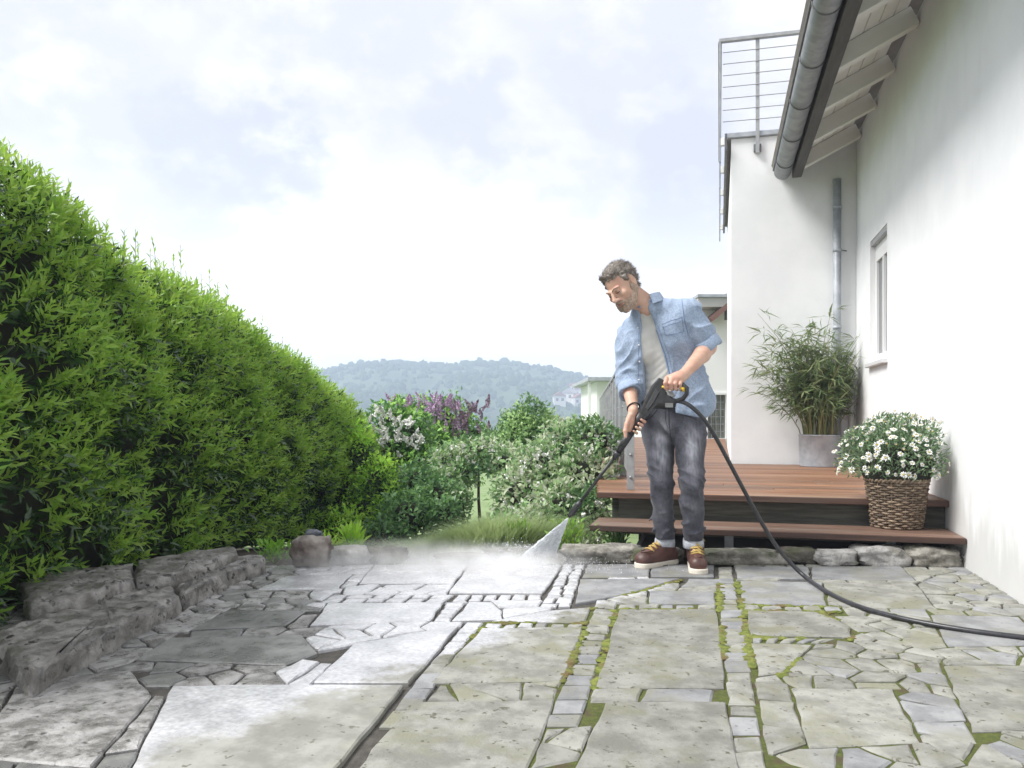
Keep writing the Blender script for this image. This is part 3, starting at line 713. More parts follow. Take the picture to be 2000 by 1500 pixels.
# right wall with the window opening
w0, w1, wz0, wz1 = 7.43, 8.22, 1.375, 2.53
zt = lambda x: 3.446+.5*(x-.9)
m = MB()
for (y0, y1, z0, z1) in ((YF, w0, -.3, 3.80), (w1, YT-.003, -.3, 3.80), (w0, w1, -.3, wz0), (w0, w1, wz1, 3.80)): m.box((XW, y0, z0), (XW+.32, y1, z1))
def splash(m, N, L, b):
    tc = N.new('ShaderNodeNewGeometry'); sx = N.new('ShaderNodeSeparateXYZ'); L.new(tc.outputs['Position'], sx.inputs[0])
    mp = N.new('ShaderNodeMapping'); mp.inputs['Scale'].default_value = (3, 3, .7); L.new(tc.outputs['Position'], mp.inputs[0])
    n = N.new('ShaderNodeTexNoise'); n.inputs['Scale'].default_value = 3; n.inputs['Detail'].default_value = 8; L.new(mp.outputs[0], n.inputs['Vector'])
    a = N.new('ShaderNodeMath'); a.operation = 'MULTIPLY_ADD'; L.new(n.outputs['Fac'], a.inputs[0]); a.inputs[1].default_value = -.9; L.new(sx.outputs[2], a.inputs[2])
    r = N.new('ShaderNodeMapRange'); r.interpolation_type = 'SMOOTHSTEP'; L.new(a.outputs[0], r.inputs[0]); r.inputs[1].default_value = -.30; r.inputs[2].default_value = .05; r.inputs[3].default_value = .40; r.inputs[4].default_value = 0
    st = N.new('ShaderNodeMapRange'); L.new(n.outputs['Fac'], st.inputs[0]); st.inputs[1].default_value = .58; st.inputs[2].default_value = .8; st.inputs[3].default_value = 0; st.inputs[4].default_value = .10
    mm = N.new('ShaderNodeMath'); mm.operation = 'MAXIMUM'; L.new(r.outputs[0], mm.inputs[0]); L.new(st.outputs[0], mm.inputs[1])
    x = N.new('ShaderNodeMix'); x.data_type = 'RGBA'; L.new(mm.outputs[0], x.inputs[0]); L.new(b.inputs['Base Color'].links[0].from_socket, x.inputs[6]); x.inputs[7].default_value = (.36, .35, .31, 1); L.new(x.outputs[2], b.inputs['Base Color'])
M_wallr = mat('white_render_side', (.745, .75, .76), .85, (.79, .793, .80), 3, bump=.22, bscale=160, bdist=.002, spec=.2, extra=splash)
m.build('wall', M_wallr, house)
m = MB(); m.box((.127, YT, -.6), (3.6, YT+4.2, 3.885)); m.build('block_wall', M_wall, house)
m = MB(); m.box((.09, YT-.035, 3.888), (3.64, YT+4.24, 3.945), .006); m.build('coping', M_zinc, house)
m = MB(); m.box((.06, YT+.02, 3.78), (.088, YT+4.2, 3.96)); m.build('edge_trim', M_zinc_dark, house)
# window
win = obj('window', *[(lambda mm: [tuple(v) for v in mm.v])((lambda mm: mm)(MB().box((XW+.045, w0+.002, wz0+.002), (XW+.095, w0+.07, wz1-.002)).box((XW+.045, w1-.07, wz0+.002), (XW+.095, w1-.002, wz1-.002)).box((XW+.045, w0+.07, wz0+.002), (XW+.095, w1-.07, wz0+.08)).box((XW+.045, w0+.07, wz1-.2), (XW+.095, w1-.07, wz1-.002)))),
       (MB().box((0, 0, 0), (1, 1, 1)).box((0, 0, 0), (1, 1, 1)).box((0, 0, 0), (1, 1, 1)).box((0, 0, 0), (1, 1, 1))).f], M_frame, house, False)
MB().box((XW+.065, w0+.07, wz0+.08), (XW+.075, w1-.07, wz1-.2)).build('pane', M_glass, win)
MB().box((XW+.040, (w0+w1)/2-.02, wz0+.08), (XW+.0645, (w0+w1)/2+.02, wz1-.2)).build('mullion', M_frame, win)
MB().box((XW+.115, w0, wz0), (XW+.125, w1, wz1)).build('blind', mat('blind', (.55, .55, .55), .8), win)
MB().box((XW-.045, w0-.03, wz0-.04), (XW+.043, w1+.03, wz0-.002), .004).build('sill', mat('sill', (.62, .62, .63), .4), win)
MB().box((XW+.004, w0+.01, wz1-.05), (XW+.042, w1-.01, wz1-.003)).build('shutter_box', M_alu, win)
# eaves: rafters, boards, fascia, tiles, gutter
pitch = Vector((1, 0, .5)).normalized(); nrm_ = Vector((-.5, 0, 1)).normalized()
for k in range(9):
    y = 8.70-.8*k
    a = Vector((.845, y, zt(.845))); b = Vector((XW-.002, y, zt(XW)))
    c = (a+b)/2+nrm_*.07; MB().obox(c, (b-a)/2, Vector((0, .045, 0)), nrm_*.07, .004).build('rafter', M_cream, house)
x = .78
while x < 1.39:
    a = Vector((x, 0, zt(x)))+nrm_*.143; L_ = .112
    if x+L_*pitch.x > 1.40: break
    MB().obox(a+pitch*(L_/2-.003)+Vector((0, (YF+YT)/2-.003, 0))+nrm_*.009, pitch*(L_/2-.003), Vector((0, (YT-YF)/2-.004, 0)), nrm_*.009, .002).build('soffit_board', M_cream, house, loc=None)
    x += L_*pitch.x
MB().obox(Vector((2.2, (YF+YT)/2-.003, zt(2.2)))+nrm_*.215, pitch*1.72, Vector((0, (YT-YF)/2-.004, 0)), nrm_*.05).build('roof', M_tile, house)
MB().box((.745, YF, 3.385), (.838, YT-.12, 3.60), .004).build('fascia', M_fascia, house)
gx, gz, gr = .648, 3.455, .086
gp = [(gr*math.cos(math.radians(a)), gr*math.sin(math.radians(a))) for a in range(170, 371, 12)]
V, F = [], []
for yy in (YF, YT-.13):
    for s_ in (1, .95):
        for (cx, cz) in gp: V.append((gx+cx*s_, yy, gz+cz*s_))
n = len(gp)
for i in range(n-1):
    F += [(i, i+1, 2*n+i+1, 2*n+i), (n+i, 3*n+i, 3*n+i+1, n+i+1), (i, n+i, n+i+1, i+1), (2*n+i, 2*n+i+1, 3*n+i+1, 3*n+i)]
F += [(0, 2*n, 3*n, n), (n-1, 2*n-1, 4*n-1, 3*n-1)]
M_gut = mat('gutter_zinc', (.20, .205, .215), .5, (.28, .285, .295), 9, metal=.15, bump=.05, bscale=20)
gut = obj('gutter', V, F, M_gut, house, True)
e_ = [(gx+cx*.945, YT-.135, gz+cz*.945) for (cx, cz) in gp]
MB().prism(e_, (0, .004, 0)).build('end_cap', M_zinc, gut)
MB().tube([(gx-gr-.004, YF, gz+.02), (gx-gr-.004, YT-.13, gz+.02)], .011, 8).build('bead', M_zinc_dark, gut)
for k in range(8):
    y = YT-.55-.8*k
    MB().tube([(gx+(gr+.003)*math.cos(math.radians(a)), y, gz+(gr+.003)*math.sin(math.radians(a))) for a in range(165, 376, 14)], .006, 6).build('gutter_bracket', M_zinc_dark, gut)
# downpipe on the block's front
dx_ = atY(1635, 480, YT-.06)
pz0, pz1 = ZD+.02, atY(1635, 350, YT-.06).z
dp = MB().tube([(dx_.x, YT-.062, pz0), (dx_.x, YT-.062, pz1)], .040, 16).build('downpipe', M_zinc, house, True)
for py in (405, 489, 640):
    z = atY(1635, py, YT-.06).z
    MB().tube([(dx_.x, YT-.062, z-.018), (dx_.x, YT-.062, z+.018)], .0445, 16).build('collar', M_zinc, dp, True)
z = atY(1635, 489, YT-.06).z
MB().tube([(dx_.x+.04, YT-.062, z), (dx_.x+.10, YT-.004, z)], .006, 6).build('wall_hook', M_zinc_dark, dp)
MB().tube([(XW-.05, YT-.05, ZD), (XW-.05, YT-.05, 1.28)], .03, 12).build('standpipe', M_frame, house, True)
# roof railing: wires and posts along the front, posts and panel along the left edge
rl = thing('roof_railing', 'slim grey steel railing with wires along the edge of the flat roof', 'railing', (.05, YT, 3.9))
def rpost(x, y, parent=rl):
    p = MB().box((x-.02, y-.006, 3.70), (x+.02, y+.006, 4.92), .002).build('post', M_alu, parent)
    return p
p = rpost(.40, YT-.05); MB().box((.36, YT-.042, 3.72), (.44, YT-.003, 3.80), .003).build('bracket', M_zinc_dark, p)
for xx in (1.5, 2.6): p = rpost(xx, YT-.05)
for k in range(8):
    z = 4.06+.125*k
    MB().tube([(.04, YT-.058, z), (3.6, YT-.058, z)], .005, 5).build('wire', M_alu, rl)
MB().box((.0, YT-.08, 4.92), (3.6, YT-.03, 4.96), .004).build('top_rail', M_alu, rl)
for k in range(5):
    y = YT-.06+1.02*k
    p = MB().box((.0, y-.02, 3.62), (.02, y+.02, 4.92), .002).build('post', M_alu, rl)
    MB().box((.02, y-.03, 3.80), (.058, y+.03, 3.88), .003).build('bracket', M_frame, p)
for k in range(8):
    z = 4.06+.125*k
    MB().tube([(.01, YT-.05, z), (.01, YT+4.2, z)], .005, 5).build('wire', M_alu, rl)
MB().box((-.01, YT-.03, 4.925), (.03, YT+4.2, 4.955), .004).build('top_rail', M_alu, rl)

# ------------------------------------------------------------------ deck with its step
def woodgrain(name, c1, c2, c3, rough):
    return mat(name, c1, rough, c2, 7, stretch=(.35, 6, 6), lo=.3, hi=.7, col3=c3, scale3=2.2, bump=.35, bscale=30, bdist=.003, spec=.45, objrand=.30)
M_deck = woodgrain('deck_wood', (.15, .062, .032), (.265, .138, .074), (.23, .15, .10), .5)
M_edge = woodgrain('edge_wood', (.045, .023, .017), (.085, .043, .03), (.065, .04, .03), .55)
M_step = woodgrain('step_wood', (.11, .065, .047), (.20, .125, .092), (.19, .15, .125), .45)
M_beam = mat('weathered_beam', (.055, .055, .045), .85, (.11, .11, .09), 9, stretch=(.4, 3, 6), bump=.4, bscale=60)
deck = thing('deck', 'raised reddish brown wooden deck with a step in front of the white house', 'deck', (.3, 5.53, 0))
left = lambda y: -.82-.156*(y-5.53)
y = 5.53; k = 0
def board(y0, y1, x0, x1, z1, th, m_, parent=deck, name='board'):
    MB().box((x0, y0, z1-th), (x1, y1, z1), .004).build(name, m_, parent)
while y < 18.6:
    wd = .138; x1 = XW-.004 if y+wd < YT-.01 else .125
    zt_ = ZD+R1.uniform(-.0015, .0015)
    if k == 0: board(y, y+wd, left(y), x1, ZD, .036, M_deck)
    else:
        cut = R1.uniform(.1, .9)*(x1-left(y))+left(y) if R1.random() < .55 else None
        if cut and x1-left(y) > 1.6:
            board(y, y+wd, left(y), cut-.0015, zt_, .028, M_deck); board(y, y+wd, cut+.0015, x1, zt_-.0007, .028, M_deck)
        else: board(y, y+wd, left(y), x1, zt_, .028, M_deck)
    y += wd+.006; k += 1
MB().box((left(5.53), 5.508, ZD-.042), (XW-.004, 5.527, ZD-.003), .003).build('edge_board', M_edge, deck)
MB().box((-.68, 5.60, .145), (XW-.004, 5.66, ZD-.04), .004).build('beam', M_beam, deck)
MB().box((-.74, 5.72, -.1), (-.66, 5.8, ZD-.04)).build('leg', M_beam, deck)
for k in range(3): board(5.16+.128*k, 5.16+.128*k+.123, -.81, XW-.004, .18, .034, M_step, deck, 'step_board')
MB().box((-.81, 5.138, .142), (XW-.004, 5.157, .178), .003).build('step_edge', M_edge, deck)
MB().box((-.6, 5.36, .10), (XW-.01, 5.42, .143)).build('step_beam', M_beam, deck)
a = G(1415, 1077, 0); MB().box((a.x, 5.33, -.08), (a.x+.055, 5.36, .141)).build('step_leg', M_alu, deck)
MB().box((XW-.4, 5.33, -.08), (XW-.345, 5.36, .141)).build('step_leg', M_alu, deck)
q0, q1 = D(1257, 1046, 5.25), D(1231, 1094, 5.05)
MB().tube([q0, q1], .014, 8).build('strut', M_zinc_dark, deck)
MB().box((-.55, 5.69, -.2), (XW-.004, 5.74, .30)).build('under_deck_shade', mat('dark_backing', (.02, .019, .017), .9), deck)  # near-black sheet painted as the dark space under the deck
# deck railing running back
rail = thing('deck_railing', 'long grey steel railing with cables along the left side of the deck', 'railing', (-.606, 5.70, ZD))
rx = lambda y: -.606-.156*(y-5.70)
M_cable = mat('steel_cable', (.33, .335, .345), .4, metal=.5)
ys = [5.70]+[7.0+1.2*k for k in range(15)]
for y in ys:
    x = rx(y)
    p = MB().box((x-.026, y-.006, ZD+.0005), (x+.026, y+.006, 1.32), .002).build('post', M_alu, rail)
    for z in (ZD+.09, ZD+.25, ZD+.6, ZD+.85):
        MB().ball((x, y-.008, z), .011, 8, 5).build('bolt', M_cable, p, True)
for k in range(9):
    z = ZD+.10+.105*k
    MB().tube([(rx(5.70)+.0, 5.70, z), (rx(ys[-1]), ys[-1], z)], .006, 5).build('cable', M_cable, rail)
    for y in ys[1:]:
        pass
MB().obox(((rx(5.7)+rx(ys[-1]))/2, (5.7+ys[-1])/2, 1.335), Vector((rx(ys[-1])-rx(5.7), ys[-1]-5.7, 0))/2, Vector((.025, .004, 0)), Vector((0, 0, .012))).build('top_rail', M_alu, rail)
# mesh infill panels between the posts
M_panel = mat('mesh_wire', (.33, .335, .345), .5, metal=.4)
for i in range(len(ys)-1):
    m = MB(); y0, y1 = ys[i]+.06, ys[i+1]-.06; nn = 14
    for k in range(nn+1):
        y = y0+(y1-y0)*k/nn; m.tube([(rx(y), y, ZD+.10), (rx(y), y, ZD+.94)], .0045, 4, cap=False)
    m.build('mesh_panel', M_panel, rail)

# lantern and flower pot beside the railing
ln = G(1189, 930, ZD); lt = thing('lantern', 'small white framed glass lantern on the deck beside the railing foot', 'lantern', ln)
s = .075
for dx in (-1, 1):
    for dy in (-1, 1): MB().obox(ln+Vector((dx*s, dy*s, .085)), (.006, 0, 0), (0, .006, 0), (0, 0, .085)).build('corner_post', M_frame, lt)
MB().obox(ln+UP*.008, (s+.012, 0, 0), (0, s+.012, 0), (0, 0, .008)).build('base', M_frame, lt)
MB().obox(ln+UP*.178, (s+.012, 0, 0), (0, s+.012, 0), (0, 0, .009)).build('lid', M_frame, lt)
for dx in (-1, 1): MB().obox(ln+Vector((dx*(s-.008), 0, .09)), (.001, 0, 0), (0, s-.01, 0), (0, 0, .075)).build('pane', M_glass, lt)
MB().lathe(ln+UP*.016, [(0, 0), (.032, 0), (.032, .09), (0, .095)], 16).build('candle', mat('candle', (.62, .56, .46), .6), lt, True)
M_terra = mat('terracotta', (.42, .17, .085), .8, (.5, .23, .13), 12, bump=.2)
pt = G(1208, 921, ZD); tp = thing('terracotta_pot', 'small terracotta flower pot behind the white lantern', 'flower pot', pt)
MB().lathe(pt, [(0, 0), (.05, 0), (.068, .1), (.06, .1), (.05, .08), (0, .08)], 20).build('pot_body', M_terra, tp, True)
MB().lathe(pt+UP*.09, [(.066, 0), (.078, 0), (.078, .025), (.064, .025)], 20).build('rim', M_terra, tp, True)

# ------------------------------------------------------------------ neighbouring house and annex behind
nb = G(1340, 857, ZD); TN = (nb-C0).dot(FWD)
nh = thing('neighbour_house', 'white house far behind the man with a grey eave and glazed door', 'house', D(1340, 857, TN))
def fw(px, py, t=TN): return D(px, py, t)
M_wall2 = mat('neighbour_render', (.80, .795, .785), .85, bump=.05, bscale=80)
zb = nb.z-.8
x0, x1 = fw(1302, 857).dot(RIGHT), fw(1500, 857).dot(RIGHT)
dl, dr = fw(1382, 857).dot(RIGHT), fw(1418, 857).dot(RIGHT); zd1 = fw(1400, 771).z; ztop = fw(1400, 606).z
def vbox(m, xa, xb, za, zc, ta, tb): 
    c = CV((xa+xb)/2, (ta+tb)/2, (za+zc)/2); return m.obox(c, RIGHT*(xb-xa)/2, FWD*(tb-ta)/2, UP*(zc-za)/2)
m = MB(); vbox(m, x0, dl, zb, ztop, TN, TN+6); vbox(m, dr, x1, zb, ztop, TN, TN+6); vbox(m, dl, dr, zd1, ztop, TN, TN+6); vbox(m, dl, dr, zb, nb.z+.01, TN, TN+6)
m.build('wall', M_wall2, nh)
dr_ = vbox(MB(), dl-.05, dr+.05, zd1, zd1+.05, TN-.03, TN-.002); vbox(dr_, dl-.05, dl-.002, nb.z, zd1-.001, TN-.03, TN-.002); vbox(dr_, dr+.002, dr+.05, nb.z, zd1-.001, TN-.03, TN-.002)
door = dr_.build('door_frame', M_frame, nh)
def curtain(m, N, L, b):
    pass
M_curt = mat('green_curtain', (.075, .085, .06), .35, (.22, .24, .20), 5, stretch=(9, 9, .6), spec=.6)
vbox(MB(), dl, dr, nb.z+.012, zd1-.002, TN+.10, TN+.12).build('pane', M_curt, door)
for k in range(1, 4):
    x = dl+(dr-dl)*k/4; vbox(MB(), x-.008, x+.008, nb.z+.012, zd1-.002, TN+.07, TN+.098).build('glazing_bar', M_alu, door)
for k in range(1, 6):
    z = nb.z+(zd1-nb.z)*k/6; vbox(MB(), dl, dr, z-.008, z+.008, TN+.066, TN+.0695).build('glazing_bar', M_alu, door)
zr = fw(1400, 597).z
M_eave = mat('eave_grey', (.42, .41, .40), .7); M_verge = mat('verge_brown', (.19, .10, .085), .8)
ze = fw(1400, 588).z
vbox(MB(), fw(1352, 590).dot(RIGHT), x1, ztop+.003, ze, TN-.55, TN+6.4).build('roof', M_eave, nh)
vbox(MB(), fw(1352, 590).dot(RIGHT)-.02, x1+.02, ze+.002, ze+.06, TN-.6, TN+6.45).build('roof_edge', M_zinc, nh)
a, b = fw(1384, 626, TN-.3), fw(1422, 594, TN-.3); dd = (b-a); nn = UP.cross(dd).normalized().cross(dd).normalized()
MB().obox((a+b)/2, dd/2, FWD*.28, dd.cross(FWD).normalized()*.05).build('verge', M_verge, nh)
a = fw(1419, 625, TN-.25); b = fw(1419, 574, TN-.25); MB().tube([a, b], .045, 8).build('flue', M_zinc_dark, nh)
T2 = 26.0
an = thing('annex', 'low white flat-roofed annex behind the deck railing', 'building', D(1200, 830, T2))
xa, xb = D(1166, 800, T2).dot(RIGHT), D(1330, 800, T2).dot(RIGHT); zc = D(1180, 745, T2).z
vbox(MB(), xa, xb, -2.5, zc, T2, T2+6).build('wall', M_wall2, an)
vbox(MB(), D(1145, 740, T2).dot(RIGHT), xb, zc+.003, D(1180, 738, T2).z, T2-.6, T2+6.2).build('roof', M_zinc, an)
vbox(MB(), D(1150, 745, T2).dot(RIGHT), D(1156, 745, T2).dot(RIGHT), -2.5, zc, T2+.2, T2+.3).build('post', M_frame, an)
# ================================================================== PLANTS
def proj(P):
    P = np.asarray(P)-np.array(C0); t = P@np.array(FWD); l = P@np.array(RIGHT)
    return 1000+FPX*l/t, HZ-FPX*P[..., 2]/t, t
def cvn(l, t, z): return np.stack([l*ca-t*sa, l*sa+t*ca, z], -1)
M_bark = mat('bark', (.07, .05, .035), .9, (.12, .09, .065), 20, bump=.6, bscale=50)
M_core = mat('core_shade', (.012, .014, .008), .95, (.03, .03, .018), 14)  # near-black colour painted as the shade deep in the foliage
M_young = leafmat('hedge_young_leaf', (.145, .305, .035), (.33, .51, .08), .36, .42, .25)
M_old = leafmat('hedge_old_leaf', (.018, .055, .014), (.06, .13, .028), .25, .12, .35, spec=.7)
def split_parts(name, Bs, Ds, Ns, Ls, Ws, mat_, parent, nparts, fold=.25, droop=.15, bulk='foliage', front=True):
    """biggest leaves in view as single objects, the rest joined"""
    n = len(Bs); px, py, t = proj(Bs)
    score = np.where((px > 5) & (px < 1990) & (py > 5) & (py < 1490), Ls/t, 0)
    idx = np.argsort(-score)[:nparts] if nparts else np.array([], int); keep = np.ones(n, bool); keep[idx] = False
    V, F = leaves(Bs[keep], Ds[keep], Ns[keep], Ls[keep], Ws[keep], fold, droop)
    o = obj(bulk, V, F, mat_, parent, True, kind='stuff')
    if nparts:
        me = unit_leaf('leaf', mat_, fold, droop)
        for i in idx: inst('leaf', me, leaf_matrix(Bs[i], Ds[i], Ns[i], Ls[i], Ws[i]), parent)
    return o
def build_hedge():
    tt = np.array([2.2, 3.5, 4.6, 6.2, 7.5, 8.6, 9.6]); fl = np.array([-2.30, -2.26, -2.20, -2.06, -1.92, -1.80, -1.72])
    zt_ = np.array([2.25, 2.08, 1.88, 1.63, 1.40, 1.14, .88]); zb_ = np.array([-.05, -.05, -.05, -.15, -.3, -.5, -.7])
    face = lambda t: np.interp(t, tt, fl); top = lambda t: np.interp(t, tt, zt_); bot = lambda t: np.interp(t, tt, zb_)
    r0 = .38
    def surf(t, u):
        """u 0..1 up the face, over the rounded shoulder and across the top"""
        f, zt, zb = face(t), top(t), bot(t); H = zt-zb-r0; arc = r0*math.pi/2; wt = .75; tot = H+arc+wt
        s = u*tot; l = np.where(s < H, f+.10*np.sin(np.clip(s/H, 0, 1)*math.pi), 0.); z = zb+s; nl = np.ones_like(t); nz = np.zeros_like(t)
        a = np.clip((s-H)/r0, 0, math.pi/2); on = (s >= H)
        l = np.where(on, f-r0+r0*np.cos(a), l); z = np.where(on, zt-r0+r0*np.sin(a), z); nl = np.where(on, np.cos(a), nl); nz = np.where(on, np.sin(a), nz)
        ft = s > H+arc; l = np.where(ft, f-r0-(s-H-arc), l)
        P = np.stack([l, t, z], -1); Nn = np.stack([nl, np.zeros_like(t), nz], -1)
        lump = .075*vnoise(P*np.array([.9, .9, 1.1]), 3)+.035*vnoise(P*2.4, 8)
        return P+Nn*lump[:, None], Nn, lump
    e = thing('hedge', 'tall dense bright green leafy hedge along the left side of the paving', 'hedge', CV(-2.6, 5.5, 0))
    # solid near-black hull put in for the shade inside the hedge
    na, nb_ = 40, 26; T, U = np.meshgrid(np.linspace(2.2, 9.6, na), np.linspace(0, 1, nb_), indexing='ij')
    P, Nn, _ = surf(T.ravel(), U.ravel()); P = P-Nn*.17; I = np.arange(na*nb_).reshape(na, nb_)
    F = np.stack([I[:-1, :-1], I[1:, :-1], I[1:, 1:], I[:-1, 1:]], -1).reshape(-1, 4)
    obj('shade_core', cvn(P[:, 0], P[:, 1], P[:, 2]), F, M_core, e)
    def shoots(n, depth, tipup, t=None, u=None, ln=(.09, .19)):
        t = 2.3+7.2*rng.random(n)**.9 if t is None else t; u = rng.random(n) if u is None else u
        P, Nn, lump = surf(t, u); P = P-Nn*(depth*rng.random(n))[:, None]
        d = norm(Nn*.75+np.array([.12, -.22, tipup])+.35*rng.normal(size=(n, 3)))
        return P, d, rng.uniform(*ln, n), lump
    def shoot_leaves(P, d, ln, k, L0, W0):
        n = len(P); ax = norm(np.cross(d, rand_dir(n))); ay = np.cross(d, ax); B, Dd, Nr, Ls, Ws = [], [], [], [], []
        for j in range(k):
            f = (j+.5)/k; ang = j*2.4+rng.uniform(-.4, .4, n); rad = ax*np.cos(ang)[:, None]+ay*np.sin(ang)[:, None]
            op = np.interp(f, [0, 1], [1.1, .42]); dr = norm(d+rad*op+.12*rng.normal(size=(n, 3)))
            B.append(P+d*(ln*f)[:, None]); Dd.append(dr); Nr.append(norm(d-rad*.4+.25*rng.normal(size=(n, 3))))
            Ls.append(L0*rng.uniform(.75, 1.2, n)*np.interp(f, [0, .6, 1], [.95, 1.05, .7])); Ws.append(Ls[-1]*rng.uniform(.24, .32, n)*W0)
        q = [np.concatenate(x) for x in (B, Dd, Nr, Ls, Ws)]
        c = cvn(q[0][:, 0], q[0][:, 1], q[0][:, 2]); dd = cvn(q[1][:, 0], q[1][:, 1], q[1][:, 2]); nn = cvn(q[2][:, 0], q[2][:, 1], q[2][:, 2])
        return c, dd, nn, q[3], q[4]
    # old glossy leaves below the surface
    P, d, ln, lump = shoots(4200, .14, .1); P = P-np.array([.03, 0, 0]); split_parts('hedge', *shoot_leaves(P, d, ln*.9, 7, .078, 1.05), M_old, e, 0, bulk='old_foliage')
    # young shoots over them, missing where the hedge has hollows
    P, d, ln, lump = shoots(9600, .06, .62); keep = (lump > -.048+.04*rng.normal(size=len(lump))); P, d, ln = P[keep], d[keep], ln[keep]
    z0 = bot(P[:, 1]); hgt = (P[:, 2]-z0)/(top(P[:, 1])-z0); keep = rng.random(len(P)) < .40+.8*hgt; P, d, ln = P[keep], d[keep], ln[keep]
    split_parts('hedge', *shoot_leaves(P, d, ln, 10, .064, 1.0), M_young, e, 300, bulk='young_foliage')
    # long sprigs standing out of the top
    n = 520; t = 2.4+7.1*rng.random(n); u = rng.uniform(.70, .90, n); P, d, ln, lump = shoots(n, 0, 1.3, t, u, (.12, .32)); d = norm(d*np.array([.5, .5, 1])+np.array([0, 0, .5]))
    big = rng.random(n) < .14; ln = np.where(big, ln*1.5, ln)
    split_parts('hedge', *shoot_leaves(P, d, ln, 11, .066, .95), M_young, e, 0, bulk='top_sprigs')
    m = MB(); 
    for i in range(n):
        a = P[i]; b = a+d[i]*ln[i]; m.tube([CV(*a), CV(*b)], [.003, .0012], 3, cap=False)
    m.build('twigs', M_bark, e, kind='stuff')
    for t in np.arange(3.0, 9.4, .55):
        f = float(face(t)); z0 = float(bot(t)); m = MB(); pts = [CV(f-.45+.1*math.sin(7*t), t, z0-.3), CV(f-.4, t+.05, z0+.5), CV(f-.35+.1*math.cos(5*t), t, z0+1.1)]
        m.tube(pts, [.03, .022, .01], 6); m.build('stem', M_bark, e, True)
build_hedge()

def shrub(name, label, cat, blobs, L0, ratio, per, mats, stems=3, up=.35, base=None, nparts=0, fold=.25, droop=.2, shell=.45, group=None, core=.52, lump=.16, depth=.85):
    """blobs: (px, py, t, rx px, ry px); leaves fill the outer shell of every blob"""
    Cs = [D(px, py, t) for px, py, t, rx, ry in blobs]; e = None
    tb = np.mean([b[2] for b in blobs]); bx = base if base else G(np.mean([b[0] for b in blobs]), 1095, 0)
    c0 = sum(Cs, Vector())/len(Cs); zg = float(terrain_z(np.array(c0.x), np.array(c0.y)))
    foot = Vector((c0.x, c0.y, zg)); e = thing(name, label, cat, foot, group)
    B, Dd, Nr, Ls = [], [], [], []; cm = MB()
    for (px, py, t, rx, ry), c in zip(blobs, Cs):
        a, b = rx/FPX*t, ry/FPX*t; dp = a*depth; area = 4*math.pi*((a*b)**1.6/3+(a*dp)**1.6/3+(b*dp)**1.6/3)**(1/1.6); n = int(5*per*area/(L0*L0)) 
        d = rand_dir(n); R = np.array([a, dp, b]); lm = 1+lump*vnoise(d*1.1, int(px) % 97)+lump*.5*vnoise(d*2.6, int(py) % 89)
        r = (1-shell*rng.random(n)**1.6)*lm; q = d*R*r[:, None]; P = cvn(q[:, 0], q[:, 1], q[:, 2])+np.array(c)
        nn = norm(cvn(*(d/R).T)); dr = norm(nn*.7+np.array([0, 0, up])+.75*rng.normal(size=(n, 3)))
        ok = P[:, 2] > zg-.02; B.append(P[ok]); Dd.append(dr[ok]); Nr.append(norm(nn*.5+np.array([0, 0, .7])+.5*rng.normal(size=(n, 3)))[ok]); Ls.append((L0*rng.uniform(.65, 1.25, n))[ok])
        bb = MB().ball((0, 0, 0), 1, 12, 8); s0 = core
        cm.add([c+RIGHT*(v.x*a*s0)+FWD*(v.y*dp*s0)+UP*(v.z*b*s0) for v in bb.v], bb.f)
    cm.build('shade_core', M_core, e, True, kind='stuff')  # solid dark hulls, painted shade within the shrub
    B, Dd, Nr, Ls = map(np.concatenate, (B, Dd, Nr, Ls)); k = len(mats); ch = rng.integers(0, k, len(B))
    # neighbouring leaves share a tone
    ch = np.clip(((vnoise(B*(.55/(L0*6)), 31)+1.0+.7*rng.normal(size=len(B)))/2*k).astype(int), 0, k-1)
    for j, m_ in enumerate(mats):
        s = ch == j
        if s.sum(): split_parts(name, B[s], Dd[s], Nr[s], Ls[s], Ls[s]*ratio, m_, e, nparts if j == k-1 else 0, fold, droop, bulk='foliage')
    for k in range(stems):
        c = Cs[k % len(Cs)]; r = random.Random(k+int(blobs[0][0])); f = foot+RIGHT*r.uniform(-.15, .15)+FWD*r.uniform(-.1, .1)
        mid = f.lerp(c, .5)+RIGHT*r.uniform(-.08, .08); MB().tube([f-UP*.1, mid, c], [.022, .015, .008], 6).build('stem', M_bark, e, True)
    return e, Cs
def panicle_mesh(name, mat_, n=70, L=.17, R=.045, s=.014, seed=1):
    r = np.random.default_rng(seed); f = r.random(n)**.8; a = r.uniform(0, 6.28, n); rad = R*(1-f)**.7*r.uniform(.6, 1.1, n)
    C = np.stack([rad*np.cos(a), rad*np.sin(a), f*L], -1); nn = norm(np.stack([np.cos(a), np.sin(a), .4+0*a], -1)+.4*r.normal(size=(n, 3)))
    t1 = norm(np.cross(nn, r.normal(size=(n, 3)))); t2 = np.cross(nn, t1)
    V = np.stack([C+t1*s, C+t2*s, C-t1*s, C-t2*s, C-nn*s*.5], 1).reshape(-1, 3); F = np.array([[0, 1, 4], [1, 2, 4], [2, 3, 4], [3, 0, 4]])
    me = mesh_np(name, V, (F[None]+5*np.arange(n)[:, None, None]).reshape(-1, 3), False); me.materials.append(mat_); return me
def blossoms(e, name, mes, spots, scale=1.0, seed=3, tilt=.5):
    r = random.Random(seed)
    for (px, py, t) in spots:
        p = D(px, py, t); ax = Vector((r.gauss(0, tilt), r.gauss(0, tilt), 1)).normalized(); q = UP.rotation_difference(ax)
        inst(name, r.choice(mes), Matrix.Translation(p) @ q.to_matrix().to_4x4() @ Matrix.Scale(scale*r.uniform(.75, 1.25), 4), e)
lg = lambda n, a, b, tr=.35, **k: leafmat(n, a, b, k.pop('rough', .5), tr, .3, **k)
